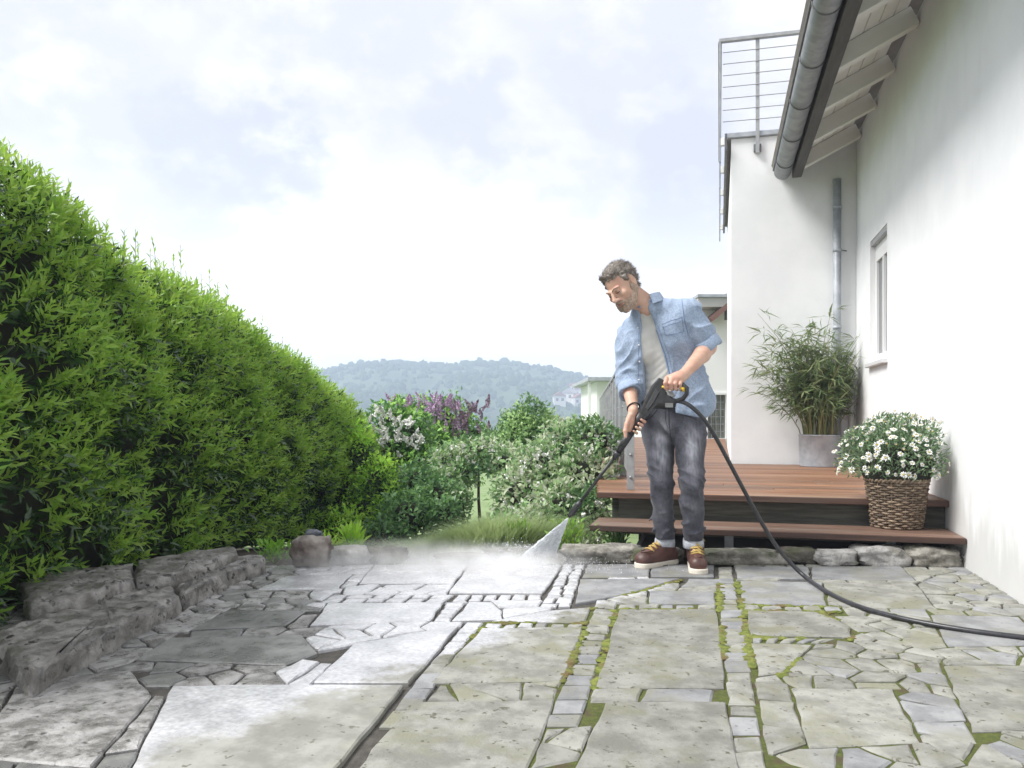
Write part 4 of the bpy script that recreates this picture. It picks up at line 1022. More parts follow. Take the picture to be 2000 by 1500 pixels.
M_lil = lg('lilac_leaf', (0.085, 0.204, 0.047), (0.189, 0.367, 0.094)); M_lil2 = lg('lilac_leaf_dark', (0.055, 0.146, 0.044), (0.122, 0.265, 0.073)); M_lil3 = lg('lilac_leaf_bright', (0.246, 0.489, 0.094), (0.415, 0.692, 0.170))
M_wht = mat('white_blossom', (.82, .82, .76), .6, (.86, .86, .83), 30); M_pur = mat('purple_blossom', (.48, .32, .49), .8, (.64, .47, .65), 25); M_pur2 = mat('dull_purple_blossom', (.24, .15, .21), .8, (.36, .25, .33), 25)
r5 = random.Random(5)
# purple lilac
e, _ = shrub('lilac_shrub', 'lilac shrub with purple flower spikes behind the white-flowered one', 'shrub', [(800, 835, 11.5, 52, 62), (868, 838, 11.5, 58, 68), (928, 862, 11.6, 36, 44), (850, 900, 11.3, 85, 80)], .075, .5, 1.0, [M_lil2, M_lil, M_lil3], 4)
pm = [panicle_mesh('flower_spike', M_pur, seed=k) for k in range(3)]; pm2 = [panicle_mesh('flower_spike', M_pur2, seed=k+5) for k in range(2)]
sp_ = []
for _ in range(105):
    x = r5.choice([r5.uniform(762, 800), r5.uniform(788, 880), r5.uniform(840, 900)]); ytop = np.interp(x, [760, 780, 830, 870, 900, 930], [768, 770, 762, 768, 782, 800])
    sp_.append((x, ytop+18+r5.random()**1.7*62, 11.5-.42*r5.random()-.1))
blossoms(e, 'flower_spike', pm, sp_, .78, 3, .4)
blossoms(e, 'flower_spike', pm2, [(r5.uniform(885, 955), r5.uniform(795, 858), 11.1) for _ in range(26)], .9, 4, .4)
# white lilac
e, _ = shrub('white_flowering_shrub', 'shrub with clusters of white blossom at the far end of the hedge', 'shrub', [(760, 835, 9.9, 46, 58), (800, 850, 9.9, 50, 52), (752, 895, 9.7, 42, 62), (815, 920, 9.8, 52, 66), (770, 960, 9.6, 66, 60)], .072, .5, 1.0, [M_lil2, M_lil, M_lil3], 4)
wm = [panicle_mesh('blossom', M_wht, 60, .16, .05, .017, seed=k+20) for k in range(3)]
wsp = [(742, 790), (728, 800), (752, 800), (748, 812), (768, 806), (772, 818), (762, 798), (735, 788), (776, 806), (780, 815), (760, 826), (757, 838), (772, 832), (785, 848), (776, 850), (793, 848), (800, 845), (809, 838), (812, 850), (806, 856), (740, 852), (747, 856), (826, 845), (829, 852), (781, 878), (788, 912), (718, 812), (727, 830), (846, 886), (858, 890), (852, 882), (866, 892), (794, 818), (801, 812), (720, 838), (759, 848), (815, 862)]
blossoms(e, 'blossom', wm, [(x+r5.uniform(-4, 4), y+14, 9.28-.12*r5.random()) for x, y in wsp], .72, 6, .9)
# continuation of the hedge: small-leaved yellow-green bush
M_y1 = lg('box_leaf', (0.113, 0.285, 0.029), (0.264, 0.529, 0.056)); M_y2 = lg('box_leaf_bright', (0.302, 0.590, 0.056), (0.510, 0.750, 0.113)); M_y0 = lg('box_leaf_dark', (0.018, 0.050, 0.015), (0.046, 0.105, 0.026), rough=.3)
shrub('evergreen_bush', 'small-leaved yellow-green bush closing the end of the hedge', 'shrub', [(700, 900, 8.3, 36, 82), (738, 955, 8.1, 44, 72), (770, 985, 7.9, 38, 48), (705, 1010, 7.9, 40, 68), (672, 960, 8.2, 36, 90), (668, 1040, 7.6, 46, 50), (745, 1035, 7.8, 40, 55)], .05, .42, 1.15, [M_y0, M_y1, M_y2, M_y2], 4)
M_d1 = lg('dark_shrub_leaf', (0.045, 0.108, 0.039), (0.124, 0.257, 0.088), rough=.35); M_d2 = lg('dark_shrub_leaf_mid', (0.117, 0.255, 0.083), (0.260, 0.459, 0.166))
shrub('dark_shrub', 'dark shaded shrub between the yellow-green bush and the grassy mound', 'shrub', [(800, 1010, 7.3, 62, 55), (745, 1055, 7.0, 58, 42), (850, 975, 7.6, 48, 50), (870, 1010, 7.2, 30, 40), (820, 945, 7.9, 45, 45)], .055, .5, .95, [M_d1, M_d1, M_d2], 3)
# round shrub in the middle
M_r1 = lg('round_shrub_leaf', (0.094, 0.194, 0.066), (0.208, 0.356, 0.133)); M_r2 = lg('round_shrub_leaf_pale', (0.302, 0.478, 0.189), (0.510, 0.692, 0.320)); M_r0 = lg('round_shrub_leaf_dark', (0.049, 0.118, 0.044), (0.122, 0.238, 0.086))
shrub('round_shrub', 'rounded grey-green shrub standing against the far hill in the middle', 'shrub', [(1036, 838, 9.3, 58, 56), (1012, 850, 9.2, 44, 50), (1060, 860, 9.2, 46, 52), (1020, 905, 9.0, 66, 56), (968, 880, 9.4, 42, 42)], .052, .5, 1.1, [M_r0, M_r1, M_r2], 4)
# broad dogwood beside the deck, its arching left part, its lower skirts
M_w1 = lg('dogwood_leaf', (0.153, 0.293, 0.108), (0.324, 0.492, 0.217), rough=.42); M_w2 = lg('dogwood_leaf_pale', (0.308, 0.385, 0.220), (0.572, 0.616, 0.462), rough=.38); M_w0 = lg('dogwood_leaf_dark', (0.048, 0.115, 0.048), (0.132, 0.242, 0.092), rough=.35)
shrub('dogwood_shrub', 'broad pale-leaved shrub growing beside the deck behind the jet', 'shrub', [(1110, 870, 7.2, 66, 52), (1160, 862, 6.9, 52, 46), (1062, 920, 7.0, 72, 60), (1140, 935, 6.7, 62, 66), (1020, 968, 6.8, 62, 56), (1098, 1000, 6.4, 72, 58), (1030, 1035, 6.2, 72, 50), (1160, 1010, 6.2, 38, 58), (985, 1045, 6.3, 45, 42)], .058, .52, 1.0, [M_w0, M_w1, M_w1, M_w2, M_w2], 6, nparts=150)
shrub('arching_shrub', 'loose pale-flecked shrub with arching branches left of the lawn gap', 'shrub', [(935, 885, 8.4, 60, 34), (880, 905, 8.3, 48, 40), (985, 905, 8.1, 46, 34), (868, 950, 8.0, 40, 40), (905, 925, 8.1, 30, 26), (992, 968, 7.4, 24, 40), (892, 985, 7.5, 32, 40)], .06, .5, 1.0, [M_w0, M_w1, M_w1, M_w2], 2, core=.45)
wm2 = [panicle_mesh('blossom', M_wht, 22, .05, .035, .013, seed=k+40) for k in range(2)]
dw = [o for o in bpy.data.objects if o.name == 'dogwood_shrub'][0]; ar = [o for o in bpy.data.objects if o.name == 'arching_shrub'][0]
def fleck(e, spots):
    bpy.context.view_layer.update(); dg = bpy.context.evaluated_depsgraph_get(); pts = []
    for (px, py) in spots:
        ok, loc, nr, i, ob, mm = S.ray_cast(dg, C0, ray(px, py).normalized())
        if ok and ob.parent == e: pts.append((px, py, (loc-C0).dot(FWD)-.02))
    blossoms(e, 'blossom', wm2, pts, .7, 8, .9)
fleck(ar, [(r5.uniform(845, 990), r5.uniform(865, 960)) for _ in range(38)])
fleck(dw, [(r5.uniform(985, 1190), r5.uniform(850, 1060)) for _ in range(60)]+[(r5.gauss(1025, 12), r5.gauss(905, 6)) for _ in range(14)])
# grassy mound
M_gr = lg('fine_grass', (0.210, 0.300, 0.115), (0.360, 0.440, 0.220), .45)
def grass_mound():
    e = thing('ornamental_grass', 'soft mound of fine green grass at the paving edge behind the mist', 'grass clump', G(900, 1098, 0)+FWD*.35)
    n = 12000; l0, t0 = np.array([D(895, 1000, 5.65).dot(RIGHT)]), 5.65
    fx = rng.normal(size=n)*.25; fy = rng.normal(size=n)*.12
    a = rng.uniform(0, 2*math.pi, n); L = rng.uniform(.18, .42, n); w = .0022
    base = np.stack([l0+fx+.10, t0+fy, np.full(n, -.08)], -1)
    out = np.stack([np.cos(a)+fx*3-.25, np.sin(a)*.8-.3, 0*a], -1); sd_ = norm(np.cross(out, [0, 0, 1.])); V = []
    k1 = np.clip((base[:, 0]-l0+.35)/.5, .35, 1.15); L = L*k1
    for f in (0, .35, .7, 1):
        c = base+out*(L*.62*f**1.5)[:, None]+np.array([0, 0, 1.])*(L*(1.15*f-.55*f*f))[:, None]
        V += [c+sd_*w*(1.05-f), c-sd_*w*(1.05-f)]
    V = np.stack(V, 1).reshape(-1, 3); F = np.array([[0, 1, 3, 2], [2, 3, 5, 4], [4, 5, 7, 6]])
    obj('blades', cvn(V[:, 0], V[:, 1], V[:, 2]), (F[None]+8*np.arange(n)[:, None, None]).reshape(-1, 4), M_gr, e, kind='stuff')
grass_mound()
# small bright plants along the edge
M_fern = lg('fresh_leaf', (0.120, 0.260, 0.030), (0.250, 0.420, 0.070))
def small_plant(px, py, t, w, h, label, L0=.06, m_=M_fern, n=130, cat='plant'):
    f = G(px, py+h/2, 0); b = D(px, py+h/2, t); e = thing('small_plant', label, cat, b)
    a, hh = w/2/FPX*t, h/FPX*t; q = rng.normal(size=(n, 3))*.42; P = np.stack([q[:, 0]*a*1.1, q[:, 1]*a*.8, hh*(.1+.85*rng.random(n))], -1)
    P = cvn(P[:, 0], P[:, 1], P[:, 2])+np.array(b); d = norm(P-np.array(b)+.5*rng.normal(size=(n, 3))*a+np.array([0, 0, .05]))
    split_parts('p', P, d, norm(np.array([0, 0, 1.])+.4*rng.normal(size=(n, 3))), L0*rng.uniform(.6, 1.2, n), L0*rng.uniform(.25, .4, n), m_, e, 24)
    m = MB()
    for k in range(7):
        c = P[k*3]; m.tube([b, Vector(c)], [.004, .002], 4, cap=False)
    m.build('stems', M_fern, e)
small_plant(1112, 1052, 5.15, 70, 70, 'fresh bright green fern-like plant right of the jet, by the brown-grey stone')
small_plant(1012, 1052, 5.5, 50, 55, 'small bright green plant left of the jet above the dark stone')
small_plant(632, 1070, 5.6, 60, 46, 'tuft of green leaves between the ledge stones and the brown boulder', m_=M_y2)
small_plant(535, 1080, 5.1, 70, 40, 'low leafy tuft at the hedge foot behind the far ledge stone', m_=M_y1)
small_plant(690, 1060, 6.0, 40, 50, 'narrow grassy tuft behind the pale wet stone', .09, m_=M_y2)
small_plant(1205, 1056, 5.45, 60, 44, 'shaded green plant under the left end of the deck step', m_=M_d2)
small_plant(900, 1088, 5.0, 60, 24, 'low creeping plant with pale flowers at the edge of the wet paving', .035, m_=M_w2)

# ------------------------------------------------------------------ potted bamboo
pc = G(1602, 911, ZD)+FWD*.02; tp_ = (pc-C0).dot(FWD); pr = 38.5/FPX*tp_; ph = 62/FPX*tp_
pot = thing('zinc_planter', 'round grey zinc planter holding the bamboo against the house wall', 'planter', pc)
MB().lathe(pc+UP*.001, [(0, 0), (pr*.96, 0), (pr*.965, .01), (pr, ph-.012), (pr+.006, ph-.008), (pr+.006, ph), (pr-.008, ph), (pr-.012, ph-.05)], 40).build('pot_wall', M_zinc, pot, True)
MB().lathe(pc+UP*(ph-.045), [(0, 0), (pr-.011, 0)], 30).build('soil', M_soil, pot)
bam = thing('bamboo', 'bushy potted bamboo with thin canes and long narrow leaves', 'plant', pc+UP*(ph-.04))
M_cane = mat('bamboo_cane', (.20, .19, .07), .5, (.30, .26, .11), 12); M_cane2 = mat('bamboo_cane_green', (.10, .14, .045), .5, (.16, .19, .07), 12)
M_bl = leafmat('bamboo_leaf', (.09, .145, .055), (.20, .27, .12), .42, .3, .35); M_bl2 = leafmat('bamboo_leaf_pale', (.15, .19, .09), (.26, .29, .15), .42, .3, .3)
def bamboo():
    r = random.Random(4); B, Dd, Nr, Ls = [], [], [], []; base = pc+UP*(ph-.05)
    tall = [(-.66, 1.38), (-.50, 1.18), (-.12, 1.32), (.12, 1.42), (.05, 1.22), (.46, 1.08), (.36, 1.15), (-.34, 1.2), (-.60, .92), (.52, .95)]
    for k in range(95):
        a = r.uniform(0, 6.283); q = pr*.86*math.sqrt(r.random()); x0, y0 = q*math.cos(a), q*math.sin(a)
        if k < len(tall): tx, H = tall[k]; ty = r.uniform(-.15, .02)
        else:
            H = r.uniform(.52, 1.10); tx = x0*(1+1.9*r.random())*1.45+r.gauss(0, .12)*H; ty = y0*1.3+r.gauss(0, .08)-.05
        ty = min(ty, .16)
        pts = [base+RIGHT*(x0+(tx-x0)*f**1.7)+FWD*(y0+(ty-y0)*f**1.5)+UP*(H*f*(1-.07*f*f)) for f in (0, .2, .4, .6, .8, 1)]
        MB().tube(pts, [.0055, .0052, .0045, .0036, .0026, .0014], 5, cap=False).build('cane', M_cane if r.random() < .6 else M_cane2, bam, True)
        nl = 8 if k >= len(tall) else 7
        for j in range(nl*2):
            f = r.uniform(.36, 1.0) if k >= len(tall) else r.uniform(.5, 1); i = min(int(f*5), 4); p = pts[i].lerp(pts[i+1], f*5-i)
            az = r.uniform(0, 6.283); br = RIGHT*math.cos(az)+FWD*math.sin(az)*.7+UP*.35; bl = r.uniform(.04, .17); tip = p+br*bl
            for w in range(r.choice((2, 3, 3, 4))):
                d = (br*.8+UP*r.uniform(-.75, .35)+RIGHT*r.gauss(0, .5)+FWD*r.gauss(0, .4)).normalized()
                B.append(tip); Dd.append(d); Nr.append((UP+RIGHT*r.gauss(0, .4)+FWD*r.gauss(0, .4)).normalized()); Ls.append(r.uniform(.10, .20))
    B = np.array([tuple(v) for v in B]); Dd = np.array([tuple(v) for v in Dd]); Nr = np.array([tuple(v) for v in Nr]); Ls = np.array(Ls)
    # keep leaves off the wall behind
    tip = B+Dd*Ls[:, None]; ok = (tip[:, 1] < YT-.03) & (tip[:, 0] < XW-.02) & (B[:, 1] < YT-.03) & (B[:, 0] < XW-.02); B, Dd, Nr, Ls = B[ok], Dd[ok], Nr[ok], Ls[ok]
    s = rng.random(len(B)) < .72
    split_parts('bamboo', B[s], Dd[s], Nr[s], Ls[s], Ls[s]*.11, M_bl, bam, 220, .3, .22); s = ~s
    split_parts('bamboo', B[s], Dd[s], Nr[s], Ls[s], Ls[s]*.115, M_bl2, bam, 80, .3, .22)
bamboo()

# ------------------------------------------------------------------ daisy bush in a wicker basket, on the step
kc = G(1766, 1034, .18)+FWD*.10; kt = (kc-C0).dot(FWD); kr0, kr1, kh = .142, .180, .30
M_wick = mat('wicker', (.17, .12, .08), .6, (.33, .25, .175), 30, col3=(.10, .07, .05), scale3=12, bump=.3, bscale=120, objrand=.2)
bas = thing('wicker_basket', 'brown wicker basket on the step holding the daisy bush', 'basket', kc)
ns = 26; rad = lambda z: kr0+(kr1-kr0)*(z/kh)
for k in range(ns):
    a = 2*math.pi*k/ns; MB().tube([kc+Vector((math.cos(a)*rad(z), math.sin(a)*rad(z), z)) for z in (.004, kh*.5, kh)], .0042, 5).build('stake', M_wick, bas, True)
nr_ = 19
for j in range(nr_):
    z = .010+(kh-.03)*j/(nr_-1); m = MB(); pts = []
    for i in range(ns*4):
        a = 2*math.pi*i/(ns*4); w = .0075*math.cos(math.pi*i/4)*(1 if j % 2 else -1); r_ = rad(z)+w; pts.append(kc+Vector((math.cos(a)*r_, math.sin(a)*r_, z+.0015*math.sin(i*.7+j))))
    m.tube(pts, .0072, 5, closed=True); m.build('wicker_strand', M_wick, bas, True)
for q in (0, 1):
    pts = []
    for i in range(120):
        a = 2*math.pi*i/120; ph_ = a*22+q*math.pi; pts.append(kc+Vector((math.cos(a)*(kr1+.008*math.cos(ph_)), math.sin(a)*(kr1+.008*math.cos(ph_)), kh+.002+.008*math.sin(ph_))))
    MB().tube(pts, .0085, 5, closed=True).build('rim_braid', M_wick, bas, True)
MB().lathe(kc, [(0, .006), (kr0-.012, .006), (kr1-.014, kh-.03), (0, kh-.03)], 24).build('liner', mat('basket_liner', (.03, .027, .022), .9), bas)
M_dl = lg('daisy_leaf', (0.138, 0.237, 0.119), (0.300, 0.413, 0.237)); M_dl0 = lg('daisy_leaf_dark', (0.068, 0.128, 0.068), (0.149, 0.230, 0.115))
dc = kc+UP*(kh+.120)
dz = thing('daisy_bush', 'rounded bush of white daisies with fine grey-green foliage', 'plant', kc+UP*(kh-.02))
def daisy():
    n = 5200; d = rand_dir(n); d[:, 2] = np.where(d[:, 2] < -.35, -d[:, 2], d[:, 2]); R = np.array([.345, .30, .275])
    r = 1-.5*rng.random(n)**1.5; P = d*R*r[:, None]*(1+.10*vnoise(d*1.3, 6)+.06*vnoise(d*3, 7))[:, None]; W_ = cvn(P[:, 0], P[:, 1], P[:, 2])+np.array(dc)
    dr = norm(cvn(*d.T)+np.array([0, 0, .5])+.8*rng.normal(size=(n, 3))); s = rng.random(n) < .5
    ok = W_[:, 0] < XW-.06; 
    for q, m_ in ((s & ok, M_dl), (~s & ok, M_dl0)):
        split_parts('d', W_[q], dr[q], rand_dir(int(q.sum())), .038*rng.uniform(.6, 1.3, int(q.sum())), .011*np.ones(int(q.sum())), m_, dz, 0)
    bb = MB().ball((0, 0, 0), 1, 14, 9); MB().add([dc+RIGHT*v.x*.22+FWD*v.y*.2+UP*(v.z*.19-.03) for v in bb.v], bb.f).build('bush_shade_core', M_core, dz, True)  # near-black ball standing in for the shade within the bush
    # flower head: petals and a yellow disc
    M_pet = mat('daisy_petal', (.82, .82, .80), .6); M_disc = mat('daisy_disc', (.55, .42, .07), .8)
    r = random.Random(9); MES = []
    for kind in range(5):
        V, F = [], []; np_ = (11, 12, 10, 11, 7)[kind]; cup = (.02, -.08, .10, -.22, .55)[kind]; rr = (1, .95, 1.05, .9, .45)[kind]
        for k in range(np_):
            a = 2*math.pi*(k+r.uniform(-.2, .2))/np_; c_, s_ = math.cos(a)*rr, math.sin(a)*rr; w = .27*r.uniform(.8, 1.15); b = len(V); l = r.uniform(.85, 1.08); dz_ = cup+r.uniform(-.09, .07)
            V += [(c_*.2, s_*.2, .02), (c_*.62*l-s_*w*.5, s_*.62*l+c_*w*.5, .08+dz_*.6), (c_*l, s_*l, dz_), (c_*.62*l+s_*w*.5, s_*.62*l-c_*w*.5, .08+dz_*.6)]; F += [(b, b+3, b+2), (b, b+2, b+1)]
        nb_ = len(F); m = MB().ball((0, 0, .03), .21, 8, 4); b = len(V); V += [(v.x, v.y, v.z*.8) for v in m.v]; F += [tuple(i+b for i in f) for f in m.f]
        me = mesh_np('daisy_flower', V, F, False); me.materials.append(M_pet); me.materials.append(M_disc); me.polygons.foreach_set('material_index', [0]*nb_+[1]*(len(F)-nb_)); MES.append(me)
    pts = []
    for k in range(5000):
        d = Vector((r.gauss(0, 1), r.gauss(0, 1)-.35, r.gauss(0, 1)+.25)).normalized()
        if d.z < -.3 or r.random() > .35+.65*max(d.z, 0)+.25*(d.x < -.4): continue
        if any((d-q).length < r.uniform(.04, .125) for q in pts): continue
        pts.append(d)
        if len(pts) >= 260: break
    for d in pts:
        p = dc+RIGHT*d.x*.36+FWD*d.y*.315+UP*d.z*.29
        if p.x > XW-.06: continue
        ax = (RIGHT*d.x+FWD*d.y+UP*(d.z+.45)+Vector((r.gauss(0, .2), r.gauss(0, .2), 0))).normalized(); s = r.uniform(.015, .027); p += (RIGHT*d.x+FWD*d.y+UP*d.z)*r.gauss(0, .016); ax = (ax+Vector((r.gauss(0, .3), r.gauss(0, .3), r.gauss(0, .15)))).normalized()
        inst('flower', r.choice(MES), Matrix.Translation(p) @ UP.rotation_difference(ax).to_matrix().to_4x4() @ Matrix.Rotation(r.uniform(0, 6), 4, 'Z') @ Matrix.Scale(s, 4), dz)
daisy()
# ================================================================== SDF MODELLING (for the man)
class Vol:
    def __init__(s, lo, hi, h):
        s.lo = np.array(lo, float); s.h = h; s.n = np.ceil((np.array(hi)-s.lo)/h).astype(int)+1
        s.v = np.full(s.n, .25, np.float32); s.ax = [s.lo[i]+h*np.arange(s.n[i]) for i in range(3)]
    def _sl(s, lo, hi):
        a = np.clip(np.floor((np.array(lo)-s.lo)/s.h).astype(int), 0, s.n); b = np.clip(np.ceil((np.array(hi)-s.lo)/s.h).astype(int)+1, 0, s.n); return tuple(slice(int(i), int(j)) for i, j in zip(a, b))
    def pts(s, sl):
        X, Y, Z = np.meshgrid(*[s.ax[i][sl[i]] for i in range(3)], indexing='ij'); return np.stack([X, Y, Z], -1)
    def op(s, fn, lo, hi, k=.01, mode='add'):
        m = k+.03; sl = s._sl(np.array(lo)-m, np.array(hi)+m)
        if any(q.stop <= q.start for q in sl): return
        d = fn(s.pts(sl)).astype(np.float32); v = s.v[sl]
        if mode == 'add':
            h = np.clip(.5+.5*(v-d)/k, 0, 1); s.v[sl] = v*(1-h)+d*h-k*h*(1-h)
        elif mode == 'cut':
            d = -d; h = np.clip(.5-.5*(v-d)/k, 0, 1); s.v[sl] = v*(1-h)+d*h+k*h*(1-h)
        elif mode == 'disp': s.v[sl] = v+d
    def cone(s, a, b, ra, rb, k=.01, N=None, q=1.0, mode='add'):
        a = np.array(a, float); b = np.array(b, float); R = max(ra, rb)
        def fn(P):
            A, B = a, b
            if N is not None:
                n = np.array(N, float); P = P+n*((P-a)@n)[..., None]*(1/q-1); B = b+n*((b-a)@n)*(1/q-1)
            ba = B-A; h = np.clip(((P-A)@ba)/max(ba@ba, 1e-9), 0, 1); d = np.linalg.norm(P-A-h[..., None]*ba, axis=-1)-(ra+(rb-ra)*h)
            return d*(q**.5 if N is not None else 1)
        s.op(fn, np.minimum(a, b)-R, np.maximum(a, b)+R, k, mode)
    def ell(s, c, r, R=None, k=.01, mode='add'):
        c = np.array(c, float); r = np.array(r, float); R_ = np.eye(3) if R is None else np.array(R, float)
        def fn(P):
            p = (P-c)@R_.T; k0 = np.linalg.norm(p/r, axis=-1); k1 = np.linalg.norm(p/(r*r), axis=-1)+1e-9; return k0*(k0-1)/k1
        m = r.max(); s.op(fn, c-m, c+m, k, mode)
    def mesh(s):
        v = s.v; ins = v < 0; nx, ny, nz = v.shape
        c = np.zeros((nx-1, ny-1, nz-1), np.int8)
        offs = [(i, j, k) for i in (0, 1) for j in (0, 1) for k in (0, 1)]
        for (i, j, k) in offs: c += ins[i:nx-1+i, j:ny-1+j, k:nz-1+k]
        act = (c > 0) & (c < 8); ijk = np.argwhere(act); idx = np.full(c.shape, -1, np.int64); idx[act] = np.arange(len(ijk))
        cv = np.stack([v[ijk[:, 0]+i, ijk[:, 1]+j, ijk[:, 2]+k] for (i, j, k) in offs], 1).astype(float); O = np.array(offs, float)
        acc = np.zeros((len(ijk), 3)); cnt = np.zeros(len(ijk))
        for a in range(8):
            for b in range(a+1, 8):
                if np.abs(O[a]-O[b]).sum() != 1: continue
                m = (cv[:, a] < 0) != (cv[:, b] < 0); t = cv[m, a]/(cv[m, a]-cv[m, b]); acc[m] += O[a]+(O[b]-O[a])*t[:, None]; cnt[m] += 1
        V = s.lo+(ijk+acc/cnt[:, None])*s.h; F = []
        def quads(ax):
            sh = [slice(None)]*3; s2 = [slice(None)]*3; sh[ax] = slice(0, -1); s2[ax] = slice(1, None)
            A, B = ins[tuple(sh)], ins[tuple(s2)]; e = np.argwhere(A != B); u, w = [q for q in range(3) if q != ax]
            ok = (e[:, u] > 0) & (e[:, w] > 0) & (e[:, u] < v.shape[u]-1) & (e[:, w] < v.shape[w]-1); e = e[ok]
            def cell(du, dw): q = e.copy(); q[:, u] += du; q[:, w] += dw; return idx[q[:, 0], q[:, 1], q[:, 2]]
            f = np.stack([cell(-1, -1), cell(0, -1), cell(0, 0), cell(-1, 0)], 1); fl = A[e[:, 0], e[:, 1], e[:, 2]]
            if ax == 1: fl = ~fl
            f[~fl] = f[~fl][:, ::-1]; F.append(f)
        for ax in range(3): quads(ax)
        F = np.concatenate(F); return V, F[(F >= 0).all(1)]
def T(v): return tuple(v)
def chain(vol, pts, rs, k=.01, N=None, q=1.0):
    for i in range(len(pts)-1): vol.cone(T(pts[i]), T(pts[i+1]), rs[i], rs[i+1], k, N, q)

# ================================================================== THE MAN
M_skin = mat('skin', (.56, .335, .245), .5, (.62, .40, .305), 22, col3=(.60, .32, .245), scale3=9, bump=.12, bscale=160, bdist=.002, spec=.35)
M_hair = mat('grey_brown_hair', (.105, .083, .067), .55, (.29, .255, .22), 70, stretch=(1, 1, .6), col3=(.13, .115, .10), scale3=14, bump=.6, bscale=130, bdist=.005)
M_beard = mat('grizzled_beard', (.30, .205, .15), .7, (.46, .37, .30), 95, col3=(.40, .265, .19), scale3=26, bump=.5, bscale=220, bdist=.003)
M_lip = mat('lips', (.40, .17, .14), .45); M_brow = mat('eyebrow', (.20, .15, .12), .8); M_eye_shade = mat('eye', (.05, .035, .03), .2)
def denim(name, c1, c2, c3, sc, wv):
    def ex(m, N, L, b):
        tc = N.new('ShaderNodeTexCoord'); mp = N.new('ShaderNodeMapping'); mp.inputs['Scale'].default_value = (1, 1, .25); L.new(tc.outputs['Object'], mp.inputs[0])
        n = N.new('ShaderNodeTexNoise'); n.inputs['Scale'].default_value = 420; n.inputs['Detail'].default_value = 3; L.new(mp.outputs[0], n.inputs['Vector'])
        base = b.inputs['Base Color'].links[0].from_socket
        r = N.new('ShaderNodeMapRange'); L.new(n.outputs['Fac'], r.inputs[0]); r.inputs[1].default_value = .3; r.inputs[2].default_value = .7; r.inputs[3].default_value = 1-wv; r.inputs[4].default_value = 1+wv
        h = N.new('ShaderNodeHueSaturation'); L.new(base, h.inputs['Color']); L.new(r.outputs[0], h.inputs['Value']); L.new(h.outputs[0], b.inputs['Base Color'])
        b.inputs['Sheen Weight'].default_value = .15
    return mat(name, c1, .9, c2, sc, col3=c3, scale3=4, bump=.25, bscale=240, bdist=.002, spec=.15, extra=ex)
M_shirt = denim('light_denim_shirt', (.265, .335, .45), (.33, .40, .52), (.295, .365, .485), 70, .28)
M_shirt_in = mat('shirt_inside', (.06, .075, .11), .9)
M_jeans = denim('grey_washed_jeans', (.048, .049, .063), (.088, .090, .110), (.066, .068, .085), 20, .36)
def jeans_wear(m):
    # whiskered fading on the thighs, knees and shins: wear of the cloth itself
    nt = m.node_tree; N, L = nt.nodes, nt.links; b = N['Principled BSDF']; base = b.inputs['Base Color'].links[0].from_socket
    at = N.new('ShaderNodeAttribute'); at.attribute_name = 'wear'
    x = N.new('ShaderNodeMix'); x.data_type = 'RGBA'; L.new(at.outputs['Fac'], x.inputs[0]); L.new(base, x.inputs[6]); x.inputs[7].default_value = (.46, .46, .52, 1); L.new(x.outputs[2], b.inputs['Base Color'])
jeans_wear(M_jeans)
M_tee = mat('offwhite_tshirt', (.60, .59, .56), .9, (.66, .65, .62), 12, bump=.15, bscale=180, bdist=.002, spec=.1)
M_boot = mat('oxblood_leather', (.065, .030, .025), .48, (.115, .052, .043), 16, col3=(.11, .05, .04), scale3=10, bump=.2, bscale=90, bdist=.003)
M_sole = mat('white_rubber_sole', (.68, .64, .56), .7, (.60, .55, .46), 20); M_lace = mat('yellow_lace', (.42, .28, .08), .8, (.50, .36, .13), 60)
M_cuff = mat('turned_denim', (.36, .38, .43), .9, (.50, .52, .56), 20, bump=.2, bscale=200)
M_belt = mat('belt_leather', (.03, .027, .025), .5); M_black = mat('black_plastic', (.022, .022, .024), .42, (.035, .035, .037), 30, bump=.06, bscale=300, bdist=.001)
M_band = mat('black_cord', (.015, .015, .016), .7)
man = thing('person', 'bearded man in an open blue denim shirt and grey jeans washing the paving', 'person', G(1322, 1108, 0))
# ---- joints (pixel, pixel, distance)
SV, EV, WV = D(1342, 610, 4.52), D(1384, 678, 4.52), D(1336, 731, 4.345)      # arm at the picture's right
SL_, EL_, WL_ = D(1231, 655, 4.68), D(1226, 742, 4.66), D(1237, 802, 4.475)   # arm at the picture's left
HL, KL, AL = D(1284, 815, 4.66), D(1292, 945, 4.63), D(1300, 1062, 4.76)
HV, KV, AV = D(1343, 815, 4.60), D(1351, 945, 4.50), D(1356, 1064, 4.67)
NK, CH, WA, PE = D(1265, 586, 4.57), D(1288, 655, 4.62), D(1307, 745, 4.62), D(1314, 800, 4.62)
HC = D(1214, 558, 4.50)
def head_axes(psi, th, rho):
    p, t_, q = map(math.radians, (psi, th, rho)); f = Vector((-math.sin(p)*math.cos(t_), -math.cos(p)*math.cos(t_), -math.sin(t_)))
    u = Vector((-math.sin(p)*math.sin(t_), -math.cos(p)*math.sin(t_), math.cos(t_))); r = Vector((math.cos(p), -math.sin(p), 0))
    r2 = r*math.cos(q)+u*math.sin(q); u2 = u*math.cos(q)-r*math.sin(q)
    w = lambda v: RIGHT*v.x+FWD*v.y+UP*v.z
    return w(r2), w(-f), w(u2)          # local x (his left), y (backwards), z (up)
HX, HY, HZ_ = head_axes(42, 36, 20); HR = [T(HX), T(HY), T(HZ_)]; HS = 1.02
def H(x, y, z): return T(HC+(HX*x+HY*y+HZ_*z)*HS)
TN_ = (RIGHT*-.34-FWD*.94).normalized()         # the way the chest faces
TNt = T(TN_)
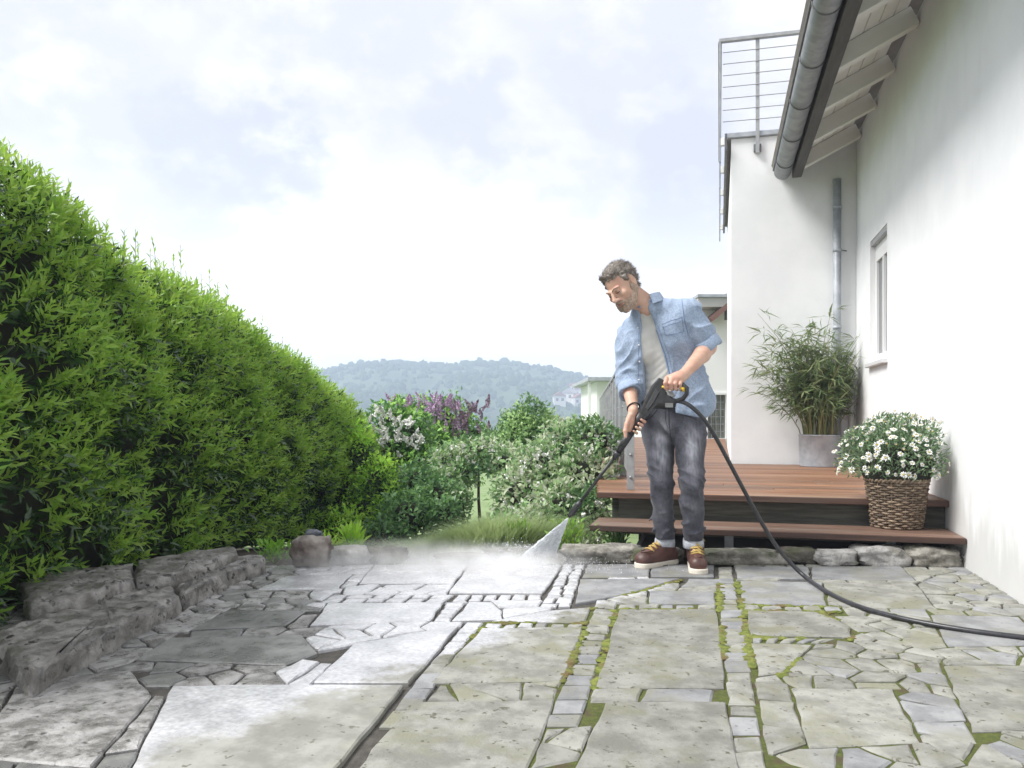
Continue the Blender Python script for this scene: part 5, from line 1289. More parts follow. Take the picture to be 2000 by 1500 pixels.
def torso(v, o=0.0, k=.04):
    """trunk; o = how far outside the skin"""
    v.cone(T(CH+RIGHT*.005+UP*.005), T(WA), .165+o, .150+o, k, TNt, .66)
    v.cone(T(WA), T(PE), .150+o, .170+o, k, TNt, .68)
    v.cone(T(NK+UP*-.04), T(SV+RIGHT*-.02), .050+o, .062+o, k); v.cone(T(NK+UP*-.04), T(SL_+RIGHT*.02), .052+o, .060+o, k)
    v.cone(T(D(1312, 640, 4.52)), T(D(1318, 665, 4.52)), .075+o, .07+o, .05); v.cone(T(D(1250, 668, 4.58)), T(D(1258, 690, 4.57)), .065+o, .06+o, .05)
def legs(v, o=0.0, k=.014, hem=0.0):
    v.cone(T(PE), T(PE+UP*-.045), .168+o, .158+o, k, TNt, .70)
    for (Hh, Kk, Aa, s) in ((HL, KL, AL, 0), (HV, KV, AV, 1)):
        m1 = Hh.lerp(Kk, .35)
        chain(v, [Hh, m1, Kk], [.096+o, .086+o, .060+o], k); v.cone(T(Kk), T(Kk.lerp(Aa, .3)+FWD*.012), .059+o, .060+o, k); v.cone(T(Kk.lerp(Aa, .3)+FWD*.012), T(Kk.lerp(Aa, .97)), .059+o, .049+o, k)
def hands(v):
    # right hand (picture's left) round the lance
    ax = Vector((-.56, 0, -.83))
    pxl = lambda x, y, t: T(D(x, y, t))
    chain(v, [WL_, D(1231, 822, 4.475), D(1229, 836, 4.475)], [.029, .031, .024], .015, T(RIGHT), .75)
    for i in range(4):
        cx, cy = 1250-5.0*i, 817+7.4*i
        p = [(cx-13, cy-7, 4.497), (cx-1, cy+1.5, 4.508), (cx+9, cy+7, 4.487), (cx+8.5, cy+6.5, 4.445), (cx+2.5, cy+2.5, 4.432)]; r = (.0105, .010, .0098, .0092, .0075)
        chain(v, [D(*q) for q in p], [x*(1, 1.02, 1, .86)[i] for x in r], .003)
    chain(v, [D(1231, 812, 4.455), D(1224, 828, 4.44), D(1221, 842, 4.432), D(1222, 853, 4.43)], [.016, .0125, .0115, .009], .006)
    # left hand (picture's right) over the trigger grip
    chain(v, [WV, D(1326, 738, 4.325), D(1314, 741, 4.315)], [.028, .034, .030], .015)
    for i in range(4):
        bx, by = 1301+9.6*i, 739+.8*i
        p = [(bx+1, by, 4.305), (bx-1.5, by+9, 4.288), (bx-.5, by+18.5, 4.30), (bx+2.5, by+21, 4.335)]; r = (.0125, .0118, .0105, .0085)
        chain(v, [D(*q) for q in p], [x*(.98, 1.04, 1, .86)[i] for x in r], .0035)
    chain(v, [D(1318, 733, 4.335), D(1306, 737, 4.365), D(1298, 748, 4.372)], [.016, .013, .010], .006)
def build_body():
    lo = np.min([T(D(1150, 1110, 4.7)), T(D(1420, 1110, 4.4)), T(D(1150, 1110, 4.2))], 0)-.02; hi = np.max([T(D(1150, 500, 4.9)), T(D(1420, 490, 4.9))], 0)+.02
    lo[2] = .03; v = Vol(lo, hi, .0048)
    torso(v, -.018); legs(v, -.014)
    for A, B_, C_, r in ((SV, EV, WV, (.052, .044, .046, .028)), (SL_, EL_, WL_, (.050, .042, .044, .027))):
        v.cone(T(A), T(B_), r[0], r[1], .02); m1 = B_.lerp(C_, .28); v.cone(T(B_), T(m1), r[1]-.002, r[2], .015); v.cone(T(m1), T(C_), r[2], r[3], .015)
    v.cone(T(AL), T(G(1262, 1108, 0)+UP*.055), .03, .026, .02); v.cone(T(AV), T(G(1363, 1119, 0)+UP*.055), .03, .026, .02)
    hands(v)
    # neck and head
    v.cone(T(NK+UP*-.04), H(0, .035, -.085), .064, .056, .02)
    v.cone(H(.0, .02, -.11), T(NK+UP*-.03+TN_*.03), .045, .04, .02)
    s = HS
    v.ell(H(0, .018, .030), (.0755*s, .0965*s, .088*s), HR, .01); v.ell(H(0, -.030, -.035), (.060*s, .068*s, .078*s), HR, .02)
    v.cone(H(-.030, -.058, -.092), H(.030, -.058, -.092), .030*s, .030*s, .02); v.ell(H(0, -.078, -.106), (.024*s, .020*s, .020*s), HR, .015)
    for sx in (-1, 1):
        v.cone(H(sx*.056, .012, -.045), H(sx*.040, -.045, -.088), .022*s, .022*s, .02)
        v.ell(H(sx*.043, -.068, -.026), (.023*s, .022*s, .020*s), HR, .014)
        v.cone(H(sx*.013, -.096, .017), H(sx*.044, -.080, .020), .0085*s, .008*s, .012)
        v.ell(H(sx*.031, -.103, .001), (.0165*s, .011*s, .0095*s), HR, .008, 'cut')
        v.ell(H(sx*.031, -.082, .000), (.0145*s, .0125*s, .0120*s), HR, .004)
        v.ell(H(sx*.0135, -.107, -.036), (.0095*s, .011*s, .008*s), HR, .006)
        v.cone(H(sx*.020, -.098, -.044), H(sx*.036, -.080, -.072), .006*s, .006*s, .01)
        v.ell(H(sx*.076, .014, -.006), (.011*s, .021*s, .034*s), HR, .006); v.ell(H(sx*.087, .006, .0), (.008*s, .011*s, .019*s), HR, .005, 'cut')
    v.cone(H(0, -.096, .012), H(0, -.120, -.030), .0092*s, .0125*s, .008); v.ell(H(0, -.121, -.033), (.0125*s, .0115*s, .0105*s), HR, .006)
    v.cone(H(-.022, -.096, -.0665), H(.022, -.096, -.0665), .0075*s, .0075*s, .008); v.cone(H(-.027, -.100, -.0615), H(.027, -.100, -.0615), .0035*s, .0035*s, .003, None, 1, 'cut')
    V, F = v.mesh(); obj('body', V, F, M_skin, man)
build_body()
def lo_hi(pts, m):
    P = np.array([T(p) for p in pts]); return P.min(0)-m, P.max(0)+m
def folds(P, a, b, seed):
    """drapery: sharpened waves along one direction, broken up by noise"""
    d = np.array(a, float); w = P@d*2*math.pi/b+1.6*vnoise(P*2.2, seed)*1.2; return np.abs(np.sin(w))**1.0
def build_tee():
    lo, hi = lo_hi([SV, SL_, NK, PE], .24); v = Vol(lo, hi, .006); torso(v, -.004)
    v.cone(T(NK+UP*-.03), T(NK+UP*.01+(HC-NK)*.12), .064, .060, .015)
    n = np.array(T(NK+UP*.002)); up = np.array(T(((HC-NK).normalized()*.35+UP*.85-TN_*.25).normalized()))
    v.op(lambda P: -((P-n)@up-.012+.0*P[..., 0]), n-.2, n+.25, .004, 'cut')
    # drop of the neckline in front
    v.ell(T(NK+TN_*.075+UP*.035), (.055, .055, .07), None, .008, 'cut')
    dg = np.array(T((UP*.85+RIGHT*-.5).normalized()))
    v.op(lambda P: -.010*folds(P, dg, .075, 4)*np.clip((1.27-P[..., 2])/.2, .15, 1), lo, hi, .0, 'disp')
    z = T(PE)[2]-.02; v.op(lambda P: z-P[..., 2], lo, hi, .004, 'cut') if False else None
    zc = T(PE)[2]+.028; v.v = np.maximum(v.v, (zc-v.pts((slice(None),)*3)[..., 2]).astype(np.float32))
    V, F = v.mesh(); obj('tshirt', V, F, M_tee, man)
build_tee()
def build_jeans():
    lo, hi = lo_hi([PE, KL, KV, AL, AV], .24); v = Vol(lo, hi, .0055); legs(v, .006)
    v.cone(T(PE+UP*.03), T(PE), .164, .168, .02, TNt, .70)
    zt = T(PE)[2]+.035; zc = T(D(1300, 1052, 4.68))[2]; 
    v.op(lambda P: zt-P[..., 2]-.0, lo, hi, .003, 'cut') if False else None
    zk = T(KL)[2]
    def disp(P):
        z = P[..., 2]; t = vnoise(P*3, 12)
        knee = np.exp(-((z-zk+.02)/.10)**2); hemz = np.exp(-((z-.24)/.10)**2); hip = np.exp(-((z-.78)/.07)**2)
        rg = lambda a: (1-np.abs(np.sin(a)))**1.5; f1 = rg(z*34+P[..., 0]*16+t*2.2); f2 = rg(z*42-P[..., 0]*18+t*2.6); f3 = rg(z*30+P[..., 0]*26+t*2)
        br = .5+.5*vnoise(P*6, 44); return -.022*knee*f1*br-.024*hemz*f2*br-.011*hip*f3*br-.005*vnoise(P*5, 3)-.004*f1*br+.002
    v.op(disp, lo, hi, .0, 'disp')
    # waist and hems cut level
    sl = v.pts((slice(None),)*3)[..., 2]; hem = np.where((v.pts((slice(None),)*3)-np.array(T(man.location)))@np.array(T(RIGHT)) > .03, T(D(1356, 1054, 4.67))[2], T(D(1300, 1051, 4.76))[2])
    v.v = np.maximum(v.v, (hem-sl).astype(np.float32)); v.v = np.maximum(v.v, (sl-(T(PE)[2]+.045)).astype(np.float32))
    V, F = v.mesh(); o = obj('jeans', V, F, M_jeans, man)
    nm = np.zeros(len(V)*3); o.data.vertices.foreach_get('normal', nm); nm = nm.reshape(-1, 3); P = V
    front = np.clip(nm@np.array(T((-FWD))), 0, 1)**1.6; z = P[:, 2]; w = np.zeros(len(P))
    for (Hh, Kk, Aa) in ((HL, KL, AL), (HV, KV, AV)):
        h = np.clip((np.array(T(Hh))[2]-z)/max(Hh.z-Kk.z, 1e-6), -.3, 2.4); c = np.array(T(Hh))+(np.array(T(Kk))-np.array(T(Hh)))*np.clip(h, 0, 1)[:, None]; d = np.abs((P-c)@np.array(T(RIGHT)))
        m = np.exp(-(d/.045)**2); w += m*(np.exp(-((h-.48)/.36)**2)*1.05+np.exp(-((h-1.38)/.20)**2)*.42)
    wh = .74+.10*np.sin(z*70+P[:, 0]*50+7*vnoise(P*2.5, 4))+.20*vnoise(P*np.array([55, 55, 5]), 14)+.16*vnoise(P*np.array([60, 60, 25]), 15); w = np.clip(w*front*wh*(1+.35*vnoise(P*7, 9)), 0, 1)
    a = o.data.attributes.new('wear', 'FLOAT', 'POINT'); a.data.foreach_set('value', w.astype(np.float32))
    # seams of the trousers, laid on the cloth
    M_js = mat('jeans_seam', (.025, .025, .030), .9); o_ = C0-woff(o)
    def jseam(pts, r=.0016):
        q = []
        for a, b in zip(pts[:-1], pts[1:]):
            for k in range(10):
                d = ray(a[0]+(b[0]-a[0])*k/10, a[1]+(b[1]-a[1])*k/10).normalized(); ok, loc, nr, i = o.ray_cast(o_, d)
                if ok: q.append(loc+woff(o)+nr*.0005)
        if len(q) > 3: MB().tube(q, r, 4).build('seam', M_js, o, True)
    jseam([(1306, 797), (1307, 830), (1312, 866)]); jseam([(1300, 797), (1300, 822), (1306, 840)], .0011)
    jseam([(1330, 796), (1340, 812), (1366, 822)]); jseam([(1284, 800), (1272, 814), (1256, 824)])
    # turned-up pale hems
    for (A_, K_, px, py, t) in ((AL, KL, 1299, 1058, 4.76), (AV, KV, 1354, 1060, 4.665)):
        c = D(px, py, t); n = 28; V, F = [], []
        for (r, z) in ((.050, .026), (.0575, .024), (.0605, 0), (.0585, -.026), (.053, -.028), (.046, -.02)):
            for k in range(n):
                an = 2*math.pi*k/n; rr = r*(1+.02*math.sin(3*an+px)+.012*math.sin(7*an)); V.append(T(c+RIGHT*math.cos(an)*rr+FWD*math.sin(an)*rr*1.02+UP*(z+.004*math.sin(2*an+px))))
        for i in range(5):
            for k in range(n): F.append((i*n+k, (i+1)*n+k, (i+1)*n+(k+1) % n, i*n+(k+1) % n))
        obj('trouser_cuff', V, F, M_cuff, man)
    # seams, fly, belt loops
    m = MB(); bz = PE+UP*.03; n = 40; pts = []
    side = TN_.cross(UP).normalized()
    for k in range(n):
        a = 2*math.pi*k/n; pts.append(bz+side*math.cos(a)*.178+TN_*math.sin(a)*.126)
    V, F = [], []
    for p in pts:
        o_ = (p-bz).normalized(); V += [T(p-UP*.018), T(p+o_*.005-UP*.016), T(p+o_*.005+UP*.016), T(p+UP*.018)]
    for k in range(n):
        j = (k+1) % n
        for i in range(3): F.append((k*4+i, k*4+i+1, j*4+i+1, j*4+i))
    belt = obj('belt', V, F, M_belt, man)
    b = bz+TN_*.134; MB().obox(b, side*.022, UP*.019, TN_*.004, .002).build('buckle', M_cable, belt)
build_jeans()
SLEEVE = []
def build_shirt():
    lo, hi = lo_hi([SV, SL_, NK, PE, EV, EL_], .26); v = Vol(lo, hi, .0056)
    torso(v, .014)
    # loose lower part, swinging out at the picture's right
    v.cone(T(D(1330, 700, 4.60)), T(D(1352, 768, 4.60)), .130, .128, .04, TNt, .9); v.cone(T(D(1345, 735, 4.58)), T(D(1362, 785, 4.58)), .08, .094, .04)
    v.cone(T(D(1243, 690, 4.62)), T(D(1254, 775, 4.60)), .075, .07, .04)
    # sleeves
    v.cone(T(SV), T(SV.lerp(EV, .55)), .082, .076, .025); v.cone(T(SV.lerp(EV, .55)), T(EV+(EV-SV)*.04), .076, .068, .02)
    WQ = EL_.lerp(WL_, .42)
    v.cone(T(SL_), T(EL_), .078, .066, .025); v.cone(T(EL_), T(WQ), .066, .058, .02)
    X = np.array(T(RIGHT))
    def disp(P):
        z = P[..., 2]; n1 = vnoise(P*2.6, 21); x = (P-np.array(T(CH)))@X
        d1 = np.array(T((UP*.8+RIGHT*.6))); d2 = np.array(T((UP*.9-RIGHT*.45))); low = np.clip((1.30-z)/.25, 0, 1)
        rg = lambda a: (1-np.abs(np.sin(a)))**1.6; n2 = vnoise(P*5.5, 77); f1 = rg(P@d1*24+n1*2.6+n2*.7); f2 = rg(P@d2*21+n1*3+n2*.7); f3 = rg(P@X*22+z*8+n1*2.4)
        arm = np.clip((np.abs(x-.01)-.14)/.05, 0, 1)
        f4 = rg(P@d1*60+n1*5+1); br = np.clip(.5+.6*vnoise(P*4, 71), .1, 1.1); return -(.011*f1*br+.011*f2*(1.1-br))*(.55+.75*arm)-.016*f3*low*(1-arm)-.005*n1+.003-.003*f4*br
    v.op(disp, lo, hi, 0, 'disp')
    P = v.pts((slice(None),)*3)
    def clipv(d): v.v = np.maximum(v.v, d.astype(np.float32))
    # front opening: wedge between the two plackets, only on the chest side
    eye = np.array(T(TN_)); sd_ = np.array(T(TN_.cross(UP).normalized()*-1))
    if sd_@X < 0: sd_ = -sd_
    zz = P[..., 2]; c0 = np.array(T(CH)); xs = (P-c0)@sd_; fr = (P-c0)@eye
    def sx(px, py): q = np.array(T(D(px, py, 4.47)))-c0; return q@sd_, D(px, py, 4.47).z
    la = [sx(*q) for q in ((1243, 600), (1246, 622), (1251, 690), (1253, 745), (1253, 800))]; rb = [sx(*q) for q in ((1263, 600), (1274, 626), (1293, 690), (1306, 745), (1318, 800))]
    zl = np.array([q[1] for q in la])[::-1]; xl = np.array([q[0] for q in la])[::-1]; zr = np.array([q[1] for q in rb])[::-1]; xr = np.array([q[0] for q in rb])[::-1]
    L_ = np.interp(zz, zl, xl); R_ = np.interp(zz, zr, xr)
    wedge = np.maximum(np.maximum(L_-xs, xs-R_), .005-fr)
    clipv(-wedge)
    # collar opening
    n = np.array(T(NK)); up = np.array(T(((HC-NK).normalized()*.4+UP*.9-TN_*.25).normalized())); dn = (P-n)@up; rad = np.linalg.norm(P-n-dn[..., None]*up, axis=-1)
    clipv(-np.maximum(rad-.064, -dn-.02)); clipv(np.minimum(dn-.03, .3+0*dn)+0*rad+np.where(rad > .16, -1, 0))
    # hem: curved, longer at the picture's right
    hx = np.interp((P-np.array(T(man.location)))@X, [-.25, -.18, -.05, .05, .12, .19, .25], [.86, .87, .905, .885, .865, .905, .95]); arm_l = ((P-np.array(T(man.location)))@X < -.20)
    clipv(np.where(arm_l, -1, hx-zz))
    # cuff ends
    for A, B_ in ((SV, EV+(EV-SV)*.02), (EL_, WQ)):
        a, b = np.array(T(A)), np.array(T(B_)); u = (b-a)/np.linalg.norm(b-a); dd = (P-b)@u; rr = np.linalg.norm(P-b-dd[..., None]*u, axis=-1); clipv(np.where(rr < .12, dd, -1))
    # hollow underneath and inside the cuffs
    V, F = v.mesh(); sh = obj('shirt', V, F, [M_shirt, M_shirt_in], man)
    # rolled cuffs
    for (A, B_, r) in ((SV, EV+(EV-SV)*.02, .071), (EL_, WQ, .060)):
        u = (B_-A).normalized(); x = u.cross(TN_).normalized(); y = u.cross(x); n = 30; V, F = [], []
        prof = ((r*.90, -.052), (r*1.04, -.052), (r*1.10, -.045), (r*1.12, -.02), (r*1.13, .0), (r*1.08, .010), (r*.98, .012), (r*.86, .004), (r*.80, -.01))
        for (rr, z) in prof:
            for k in range(n):
                a = 2*math.pi*k/n; q = rr*(1+.03*math.sin(2*a+1)+.015*math.sin(5*a)); V.append(T(B_+u*(z+.005*math.sin(3*a))+x*math.cos(a)*q+y*math.sin(a)*q))
        for i in range(len(prof)-1):
            for k in range(n): F.append((i*n+k, i*n+(k+1) % n, (i+1)*n+(k+1) % n, (i+1)*n+k))
        obj('sleeve_cuff', V, F, M_shirt, sh)
    # turned-back tail at the picture's right, showing its dark inside
    m = MB(); p = [D(1398, 772, 4.60), D(1390, 778, 4.58), D(1382, 781, 4.56), D(1378, 798, 4.57), D(1388, 796, 4.59), D(1394, 786, 4.60)]
    m.prism(p, FWD*.05).build('shirt_lining', M_shirt_in, sh)
    # collar: two leaves round the neck
    for s, ang in (('r', 1), ('l', -1)):
        V, F = [], []; n = 12; cx = NK+UP*.0; uu = Vector(up).normalized(); e1 = (TN_-uu*TN_.dot(uu)).normalized(); e2 = uu.cross(e1)
        for k in range(n+1):
            f = k/n; a = ang*(math.pi*(1-f)+math.radians(22)*f); dr = e1*math.cos(a)+e2*math.sin(a)
            ra = .066; h0 = .028*(1-f*.6); wd = .032+.022*f; V += [T(cx+dr*ra+uu*h0), T(cx+dr*(ra+.012)+uu*(h0+.006)), T(cx+dr*(ra+.022+.012*f)+uu*(h0-wd)), T(cx+dr*(ra+.014+.010*f)+uu*(h0-wd-.002))]
        for k in range(n):
            for i in range(3): F.append((k*4+i, (k+1)*4+i, (k+1)*4+i+1, k*4+i+1))
            F.append((k*4+3, (k+1)*4+3, (k+1)*4, k*4))
        F += [(0, 1, 2, 3), (n*4+3, n*4+2, n*4+1, n*4)]
        obj('collar', V, F, M_shirt, sh, smooth=False)
    # placket edges, pocket and buttons sit on the cloth
    bpy.context.view_layer.update(); dg = bpy.context.evaluated_depsgraph_get()
    def hit(px, py, lift=.002):
        o = C0-woff(sh); d = ray(px, py).normalized(); ok, loc, nr, i = sh.ray_cast(o, d)
        return (loc+woff(sh)+nr*lift, nr) if ok else None
    for q in (((1297, 690), (1306, 735), (1313, 765)),): pass
    st = MB()
    def seam(pts, r=.0014, name='seam', m_=None, sub=10):
        P_ = []
        for a, b in zip(pts[:-1], pts[1:]):
            for k in range(sub):
                h = hit(a[0]+(b[0]-a[0])*k/sub, a[1]+(b[1]-a[1])*k/sub, .0008)
                if h: P_.append(h[0])
        if len(P_) > 3: MB().tube(P_, r, 4).build(name, m_ or M_seam, sh, True)
    M_seam = mat('shirt_seam', (.13, .19, .34), .9)
    seam([(1280, 640), (1299, 692), (1311, 742), (1316, 765)], .0022); seam([(1285, 636), (1305, 690), (1318, 745)], .0010)
    seam([(1248, 640), (1247, 700), (1246, 760)], .0010)
    seam([(1293, 634), (1312, 626), (1332, 620), (1335, 648), (1318, 652), (1300, 655), (1294, 634)], .0012, sub=8)
    seam([(1294, 640), (1312, 633), (1333, 627)], .0010, sub=8)
    seam([(1331, 577), (1336, 620), (1345, 660)], .0016)
    for (x, y) in ((1246, 641), (1248, 674), (1249, 706), (1248, 742)):
        h = hit(x, y, .002)
        if h: MB().ball(h[0], .005, 8, 5).build('button', mat('button', (.75, .75, .74), .3) if 'button' not in bpy.data.materials else bpy.data.materials['button'], sh, True)
build_shirt()
def build_head_parts():
    s = HS
    lo, hi = lo_hi([HC], .19); v = Vol(lo, hi, .0034)
    v.ell(H(0, .024, .034), (.0815*s, .1015*s, .0925*s), HR, .01); v.ell(H(0, .018, .090), (.060*s, .074*s, .034*s), HR, .02)
    v.cone(H(-.044, -.046, .097), H(.044, -.046, .097), .015*s, .015*s, .02); v.cone(H(0, .085, .03), H(0, .088, -.045), .035*s, .028*s, .02)
    for sx in (-1, 1): v.cone(H(sx*.073, -.018, .04), H(sx*.074, -.016, -.012), .012*s, .006*s, .012)
    P = v.pts((slice(None),)*3); q = (P-np.array(T(HC)))/s; x, y, z = q@np.array(HR[0]), q@np.array(HR[1]), q@np.array(HR[2])
    # hairline: above the brow in front, behind the ears at the side, down to the nape
    hl = np.interp(y, [-.13, -.085, -.06, -.040, -.028, -.012, .0, .030, .044, .06, .13], [.088, .083, .075, .055, .020, .010, .034, .030, -.020, -.072, -.085])+.0*x
    hl = hl+.006*np.sin(x*160+3*vnoise(q*9, 2)); v.v = np.maximum(v.v, (hl-z).astype(np.float32)*.8)
    v.v = v.v+(.0045*vnoise(q*np.array([16, 16, 16]), 5)+.003*vnoise(q*30, 6)).astype(np.float32)-.001
    V, F = v.mesh(); hair = obj('hair', V, F, M_hair, man)
    # tufts that break the outline
    r = np.random.default_rng(12); nv = len(V); me = hair.data; nm = np.zeros(nv*3); me.vertices.foreach_get('normal', nm); nm = nm.reshape(-1, 3)
    i = r.choice(nv, 4200); q = (V[i]-np.array(T(HC)))/s; z = q@np.array(HR[2]); y = q@np.array(HR[1]); ok = (z > .03) | (y > .05); i = i[ok]; y = y[ok]; z = z[ok]
    back = np.array(HR[1])*.9+np.array(HR[0])*.25-np.array(HR[2])*np.clip(.06-z, 0, .1)[:, None]*9; front = (y < -.04)[:, None]
    d = norm(nm[i]*.35+back*np.where(front, .35, .8)+np.array(HR[2])*np.where(front, .35, 0)+.35*r.normal(size=(len(i), 3)))
    LV, LF = leaves(V[i]-nm[i]*.004, d, nm[i], r.uniform(.014, .030, len(i)), r.uniform(.0014, .003, len(i)), .2, .25); obj('hair_tufts', LV, LF, M_hair, hair)
    # beard over jaw, chin and lip
    v = Vol(lo, hi, .0034); e = .0028
    v.cone(H(-.030, -.058, -.092), H(.030, -.058, -.092), (.030+e)*s, (.030+e)*s, .02); v.ell(H(0, -.079, -.108), ((.025+e)*s, (.022+e)*s, (.022+e)*s), HR, .015); v.ell(H(0, -.030, -.035), ((.060+e)*s, (.068+e*.8)*s, (.078+e)*s), HR, .02)
    for sx in (-1, 1):
        v.cone(H(sx*.056, .012, -.045), H(sx*.040, -.045, -.088), (.022+e)*s, (.022+e)*s, .02); v.cone(H(sx*.066, -.008, -.005), H(sx*.060, -.004, -.05), .010*s, .016*s, .015)
        v.cone(H(sx*.004, -.106, -.052), H(sx*.030, -.092, -.066), .007*s, .006*s, .008)
    P = v.pts((slice(None),)*3); q = (P-np.array(T(HC)))/s; x, y, z = np.abs(q@np.array(HR[0])), q@np.array(HR[1]), q@np.array(HR[2])
    line = np.interp(y, [-.13, -.11, -.095, -.085, -.06, -.03, -.012, .03], [-.044, -.046, -.050, -.058, -.060, -.046, .0, .0]); v.v = np.maximum(v.v, (z-line).astype(np.float32)*.8); v.v = np.maximum(v.v, (y-.012).astype(np.float32))
    mouth = np.sqrt((x/.025)**2+((z+.0675)/.0075)**2)-1; v.v = np.maximum(v.v, (-np.where(y < -.08, mouth, 1)*.006).astype(np.float32)); v.v = np.maximum(v.v, (-.128-z).astype(np.float32))
    v.v = v.v+(.0022*vnoise(q*24, 15)).astype(np.float32)
    V, F = v.mesh(); obj('beard', V, F, M_beard, man)
    m = MB(); m.tube([H(-.022, -.0985, -.066), H(-.010, -.1055, -.0678), H(.010, -.1055, -.0678), H(.022, -.0985, -.066)], [.003, .0055, .0055, .003], 8); m.build('lips', M_lip, man, True)
    for sx in (-1, 1):
        MB().tube([H(sx*.014, -.1065, .0185), H(sx*.030, -.103, .0255), H(sx*.047, -.088, .022)], [.003, .0036, .0016], 6).build('eyebrow', M_brow, man, True)
        MB().tube([H(sx*.018, -.0935, -.0035), H(sx*.031, -.0968, -.0055), H(sx*.044, -.0885, -.0025)], [.0012, .0026, .001], 6).build('eye', M_eye_shade, man, True)  # dark line painted for the shadow of the narrowed eye
build_head_parts()
def boot(Hh, Tt, An, label=None):
    """sole, upper and laces between heel and toe points on the ground"""
    Hh, Tt, An = Vector(Hh), Vector(Tt), Vector(An); u = (Tt-Hh).normalized(); s = u.cross(UP).normalized(); L = (Tt-Hh).length
    lo, hi = lo_hi([Hh, Tt, An], .1); v = Vol(lo, hi, .0042); P3 = lambda f, h, o=0: T(Hh+u*(L*f)+UP*h+s*o)
    v.cone(P3(0, .055), P3(.45, .060), .041, .044, .02); v.cone(P3(.45, .062), P3(1.0, .050), .046, .043, .02, None); v.ell(P3(.98, .052), (.050, .050, .040), None, .015)
    ac = An; v.cone(P3(.06, .07), T(ac), .043, .050, .02); v.cone(P3(.20, .125), P3(.70, .078), .040, .037, .025); v.cone(T(ac), T(ac+UP*.02), .050, .051, .01)
    P = v.pts((slice(None),)*3); v.v = np.maximum(v.v, (.026-P[..., 2]).astype(np.float32)); v.v = np.maximum(v.v, (P[..., 2]-(An.z+.03)).astype(np.float32))
    v.v = v.v+(.0022*vnoise(P*9, 3)).astype(np.float32)
    V, F = v.mesh(); b = obj('boot', V, F, M_boot, man)
    v = Vol(lo, hi, .004); P = v.pts((slice(None),)*3); q = P-np.array(T(Hh)); a = q@np.array(T(u)); h = np.clip(a/L, 0, 1); w = q-np.array(T(u))*(h*L)[..., None]; w[..., 2] = 0
    rad = np.interp(h, [0, .35, .8, 1], [.043, .042, .053, .054]); d = np.linalg.norm(w, axis=-1)-rad; up_ = .030+.010*np.clip(h-.85, 0, 1)
    arch = np.where((h > .25) & (h < .50), .006, 0); v.v = np.maximum(np.maximum(d, P[..., 2]-up_), .0015+arch-P[..., 2]).astype(np.float32); V, F = v.mesh(); obj('sole', V, F, M_sole, b)
    # moc-toe seam
    m = MB(); m.tube([Vector(P3(.60, .100, .030)), Vector(P3(.82, .098, .033)), Vector(P3(1.02, .096, .022)), Vector(P3(1.08, .094, 0)), Vector(P3(1.02, .096, -.022)), Vector(P3(.82, .098, -.033)), Vector(P3(.60, .100, -.030))], .004, 5).build('toe_seam', M_boot, b, True)
    bpy.context.view_layer.update()
    def on(p, dr):
        ok, loc, nr, i = b.ray_cast(Vector(p)-woff(b)+Vector(dr)*.15, -Vector(dr)); return loc+woff(b)+nr*.004 if ok else Vector(p)
    dirv = (UP*.8+u*.55).normalized(); Ls = []
    for k in range(5):
        f = k/4; c = Vector(P3(.80-.42*f, .10+.075*f))
        Ls.append([on(c+s*o, dirv+s*o*6) for o in (-.034, -.02, 0, .02, .034)])
    for k in range(5):
        MB().tube(Ls[k], .0052, 5).build('lace', M_lace, b, True)
        if k < 4: MB().tube([Ls[k][0], Ls[k][2].lerp(Ls[k+1][2], .5)+dirv*.006, Ls[k+1][4]], .005, 5).build('lace', M_lace, b, True)
    c = Ls[4][2]+dirv*.010
    for sg in (-1, 1):
        MB().tube([c, c+s*sg*.03+dirv*.022+UP*.008, c+s*sg*.05+dirv*.012-UP*.012, c+s*sg*.02+dirv*.008-UP*.010], .0038, 5).build('lace_bow', M_lace, b, True)
        MB().tube([c, c+s*sg*.025+dirv*.02-UP*.02, c+s*sg*.032+dirv*.02-UP*.045], .0034, 5).build('lace_end', M_lace, b, True)
boot(G(1311, 1101, 0), G(1257, 1109, 0), D(1301, 1066, 4.77))
boot(G(1357, 1106, 0), G(1364, 1120, 0), D(1357, 1068, 4.675))
# wrist cord
u = (WL_-EL_).normalized(); wc = D(1237, 796, 4.485); x = u.cross(TN_).normalized(); y = u.cross(x)
MB().tube([wc+x*math.cos(a)*.0345+y*math.sin(a)*.031+u*.006*math.sin(a+1) for a in np.linspace(0, 2*math.pi, 25)[:-1]], .0042, 6, closed=True).build('wrist_band', M_band, man, True)

# ================================================================== PRESSURE WASHER GUN, HOSE, JET
gt = lambda x: 4.385+(1290-x)*(.34/175)          # the lance runs away from the viewer towards its nozzle
gun = thing('spray_gun', 'black pressure washer gun with long lance held in both hands', 'spray gun', D(1290, 760, gt(1290)))
Z6 = lambda x, y: (1130+x/3.75, 560+y/3.75)
def gp_(x, y, dt=0): px, py = Z6(x, y); return D(px, py, gt(px)+dt)
def slab_(pts, th, m_, name, parent, bev=.006):
    m = MB(); P = [gp_(*q) for q in pts]; m.prism([p+FWD*0 for p in P], -FWD*th/2, bev); k = MB(); m.prism([p+FWD*.0001 for p in P], FWD*th/2, bev); return m.build(name, m_, parent)
slab_([(588, 668), (612, 678), (628, 700), (632, 745), (640, 790), (690, 822), (735, 838), (700, 852), (640, 850), (575, 862), (540, 900), (500, 950), (470, 972), (428, 950), (462, 880), (500, 800), (540, 722)], .046, M_black, 'body', gun)
slab_([(560, 745), (585, 770), (545, 850), (500, 905), (480, 890), (520, 820)], .056, mat('grey_plastic', (.045, .045, .048), .5), 'side_panel', gun, .004)
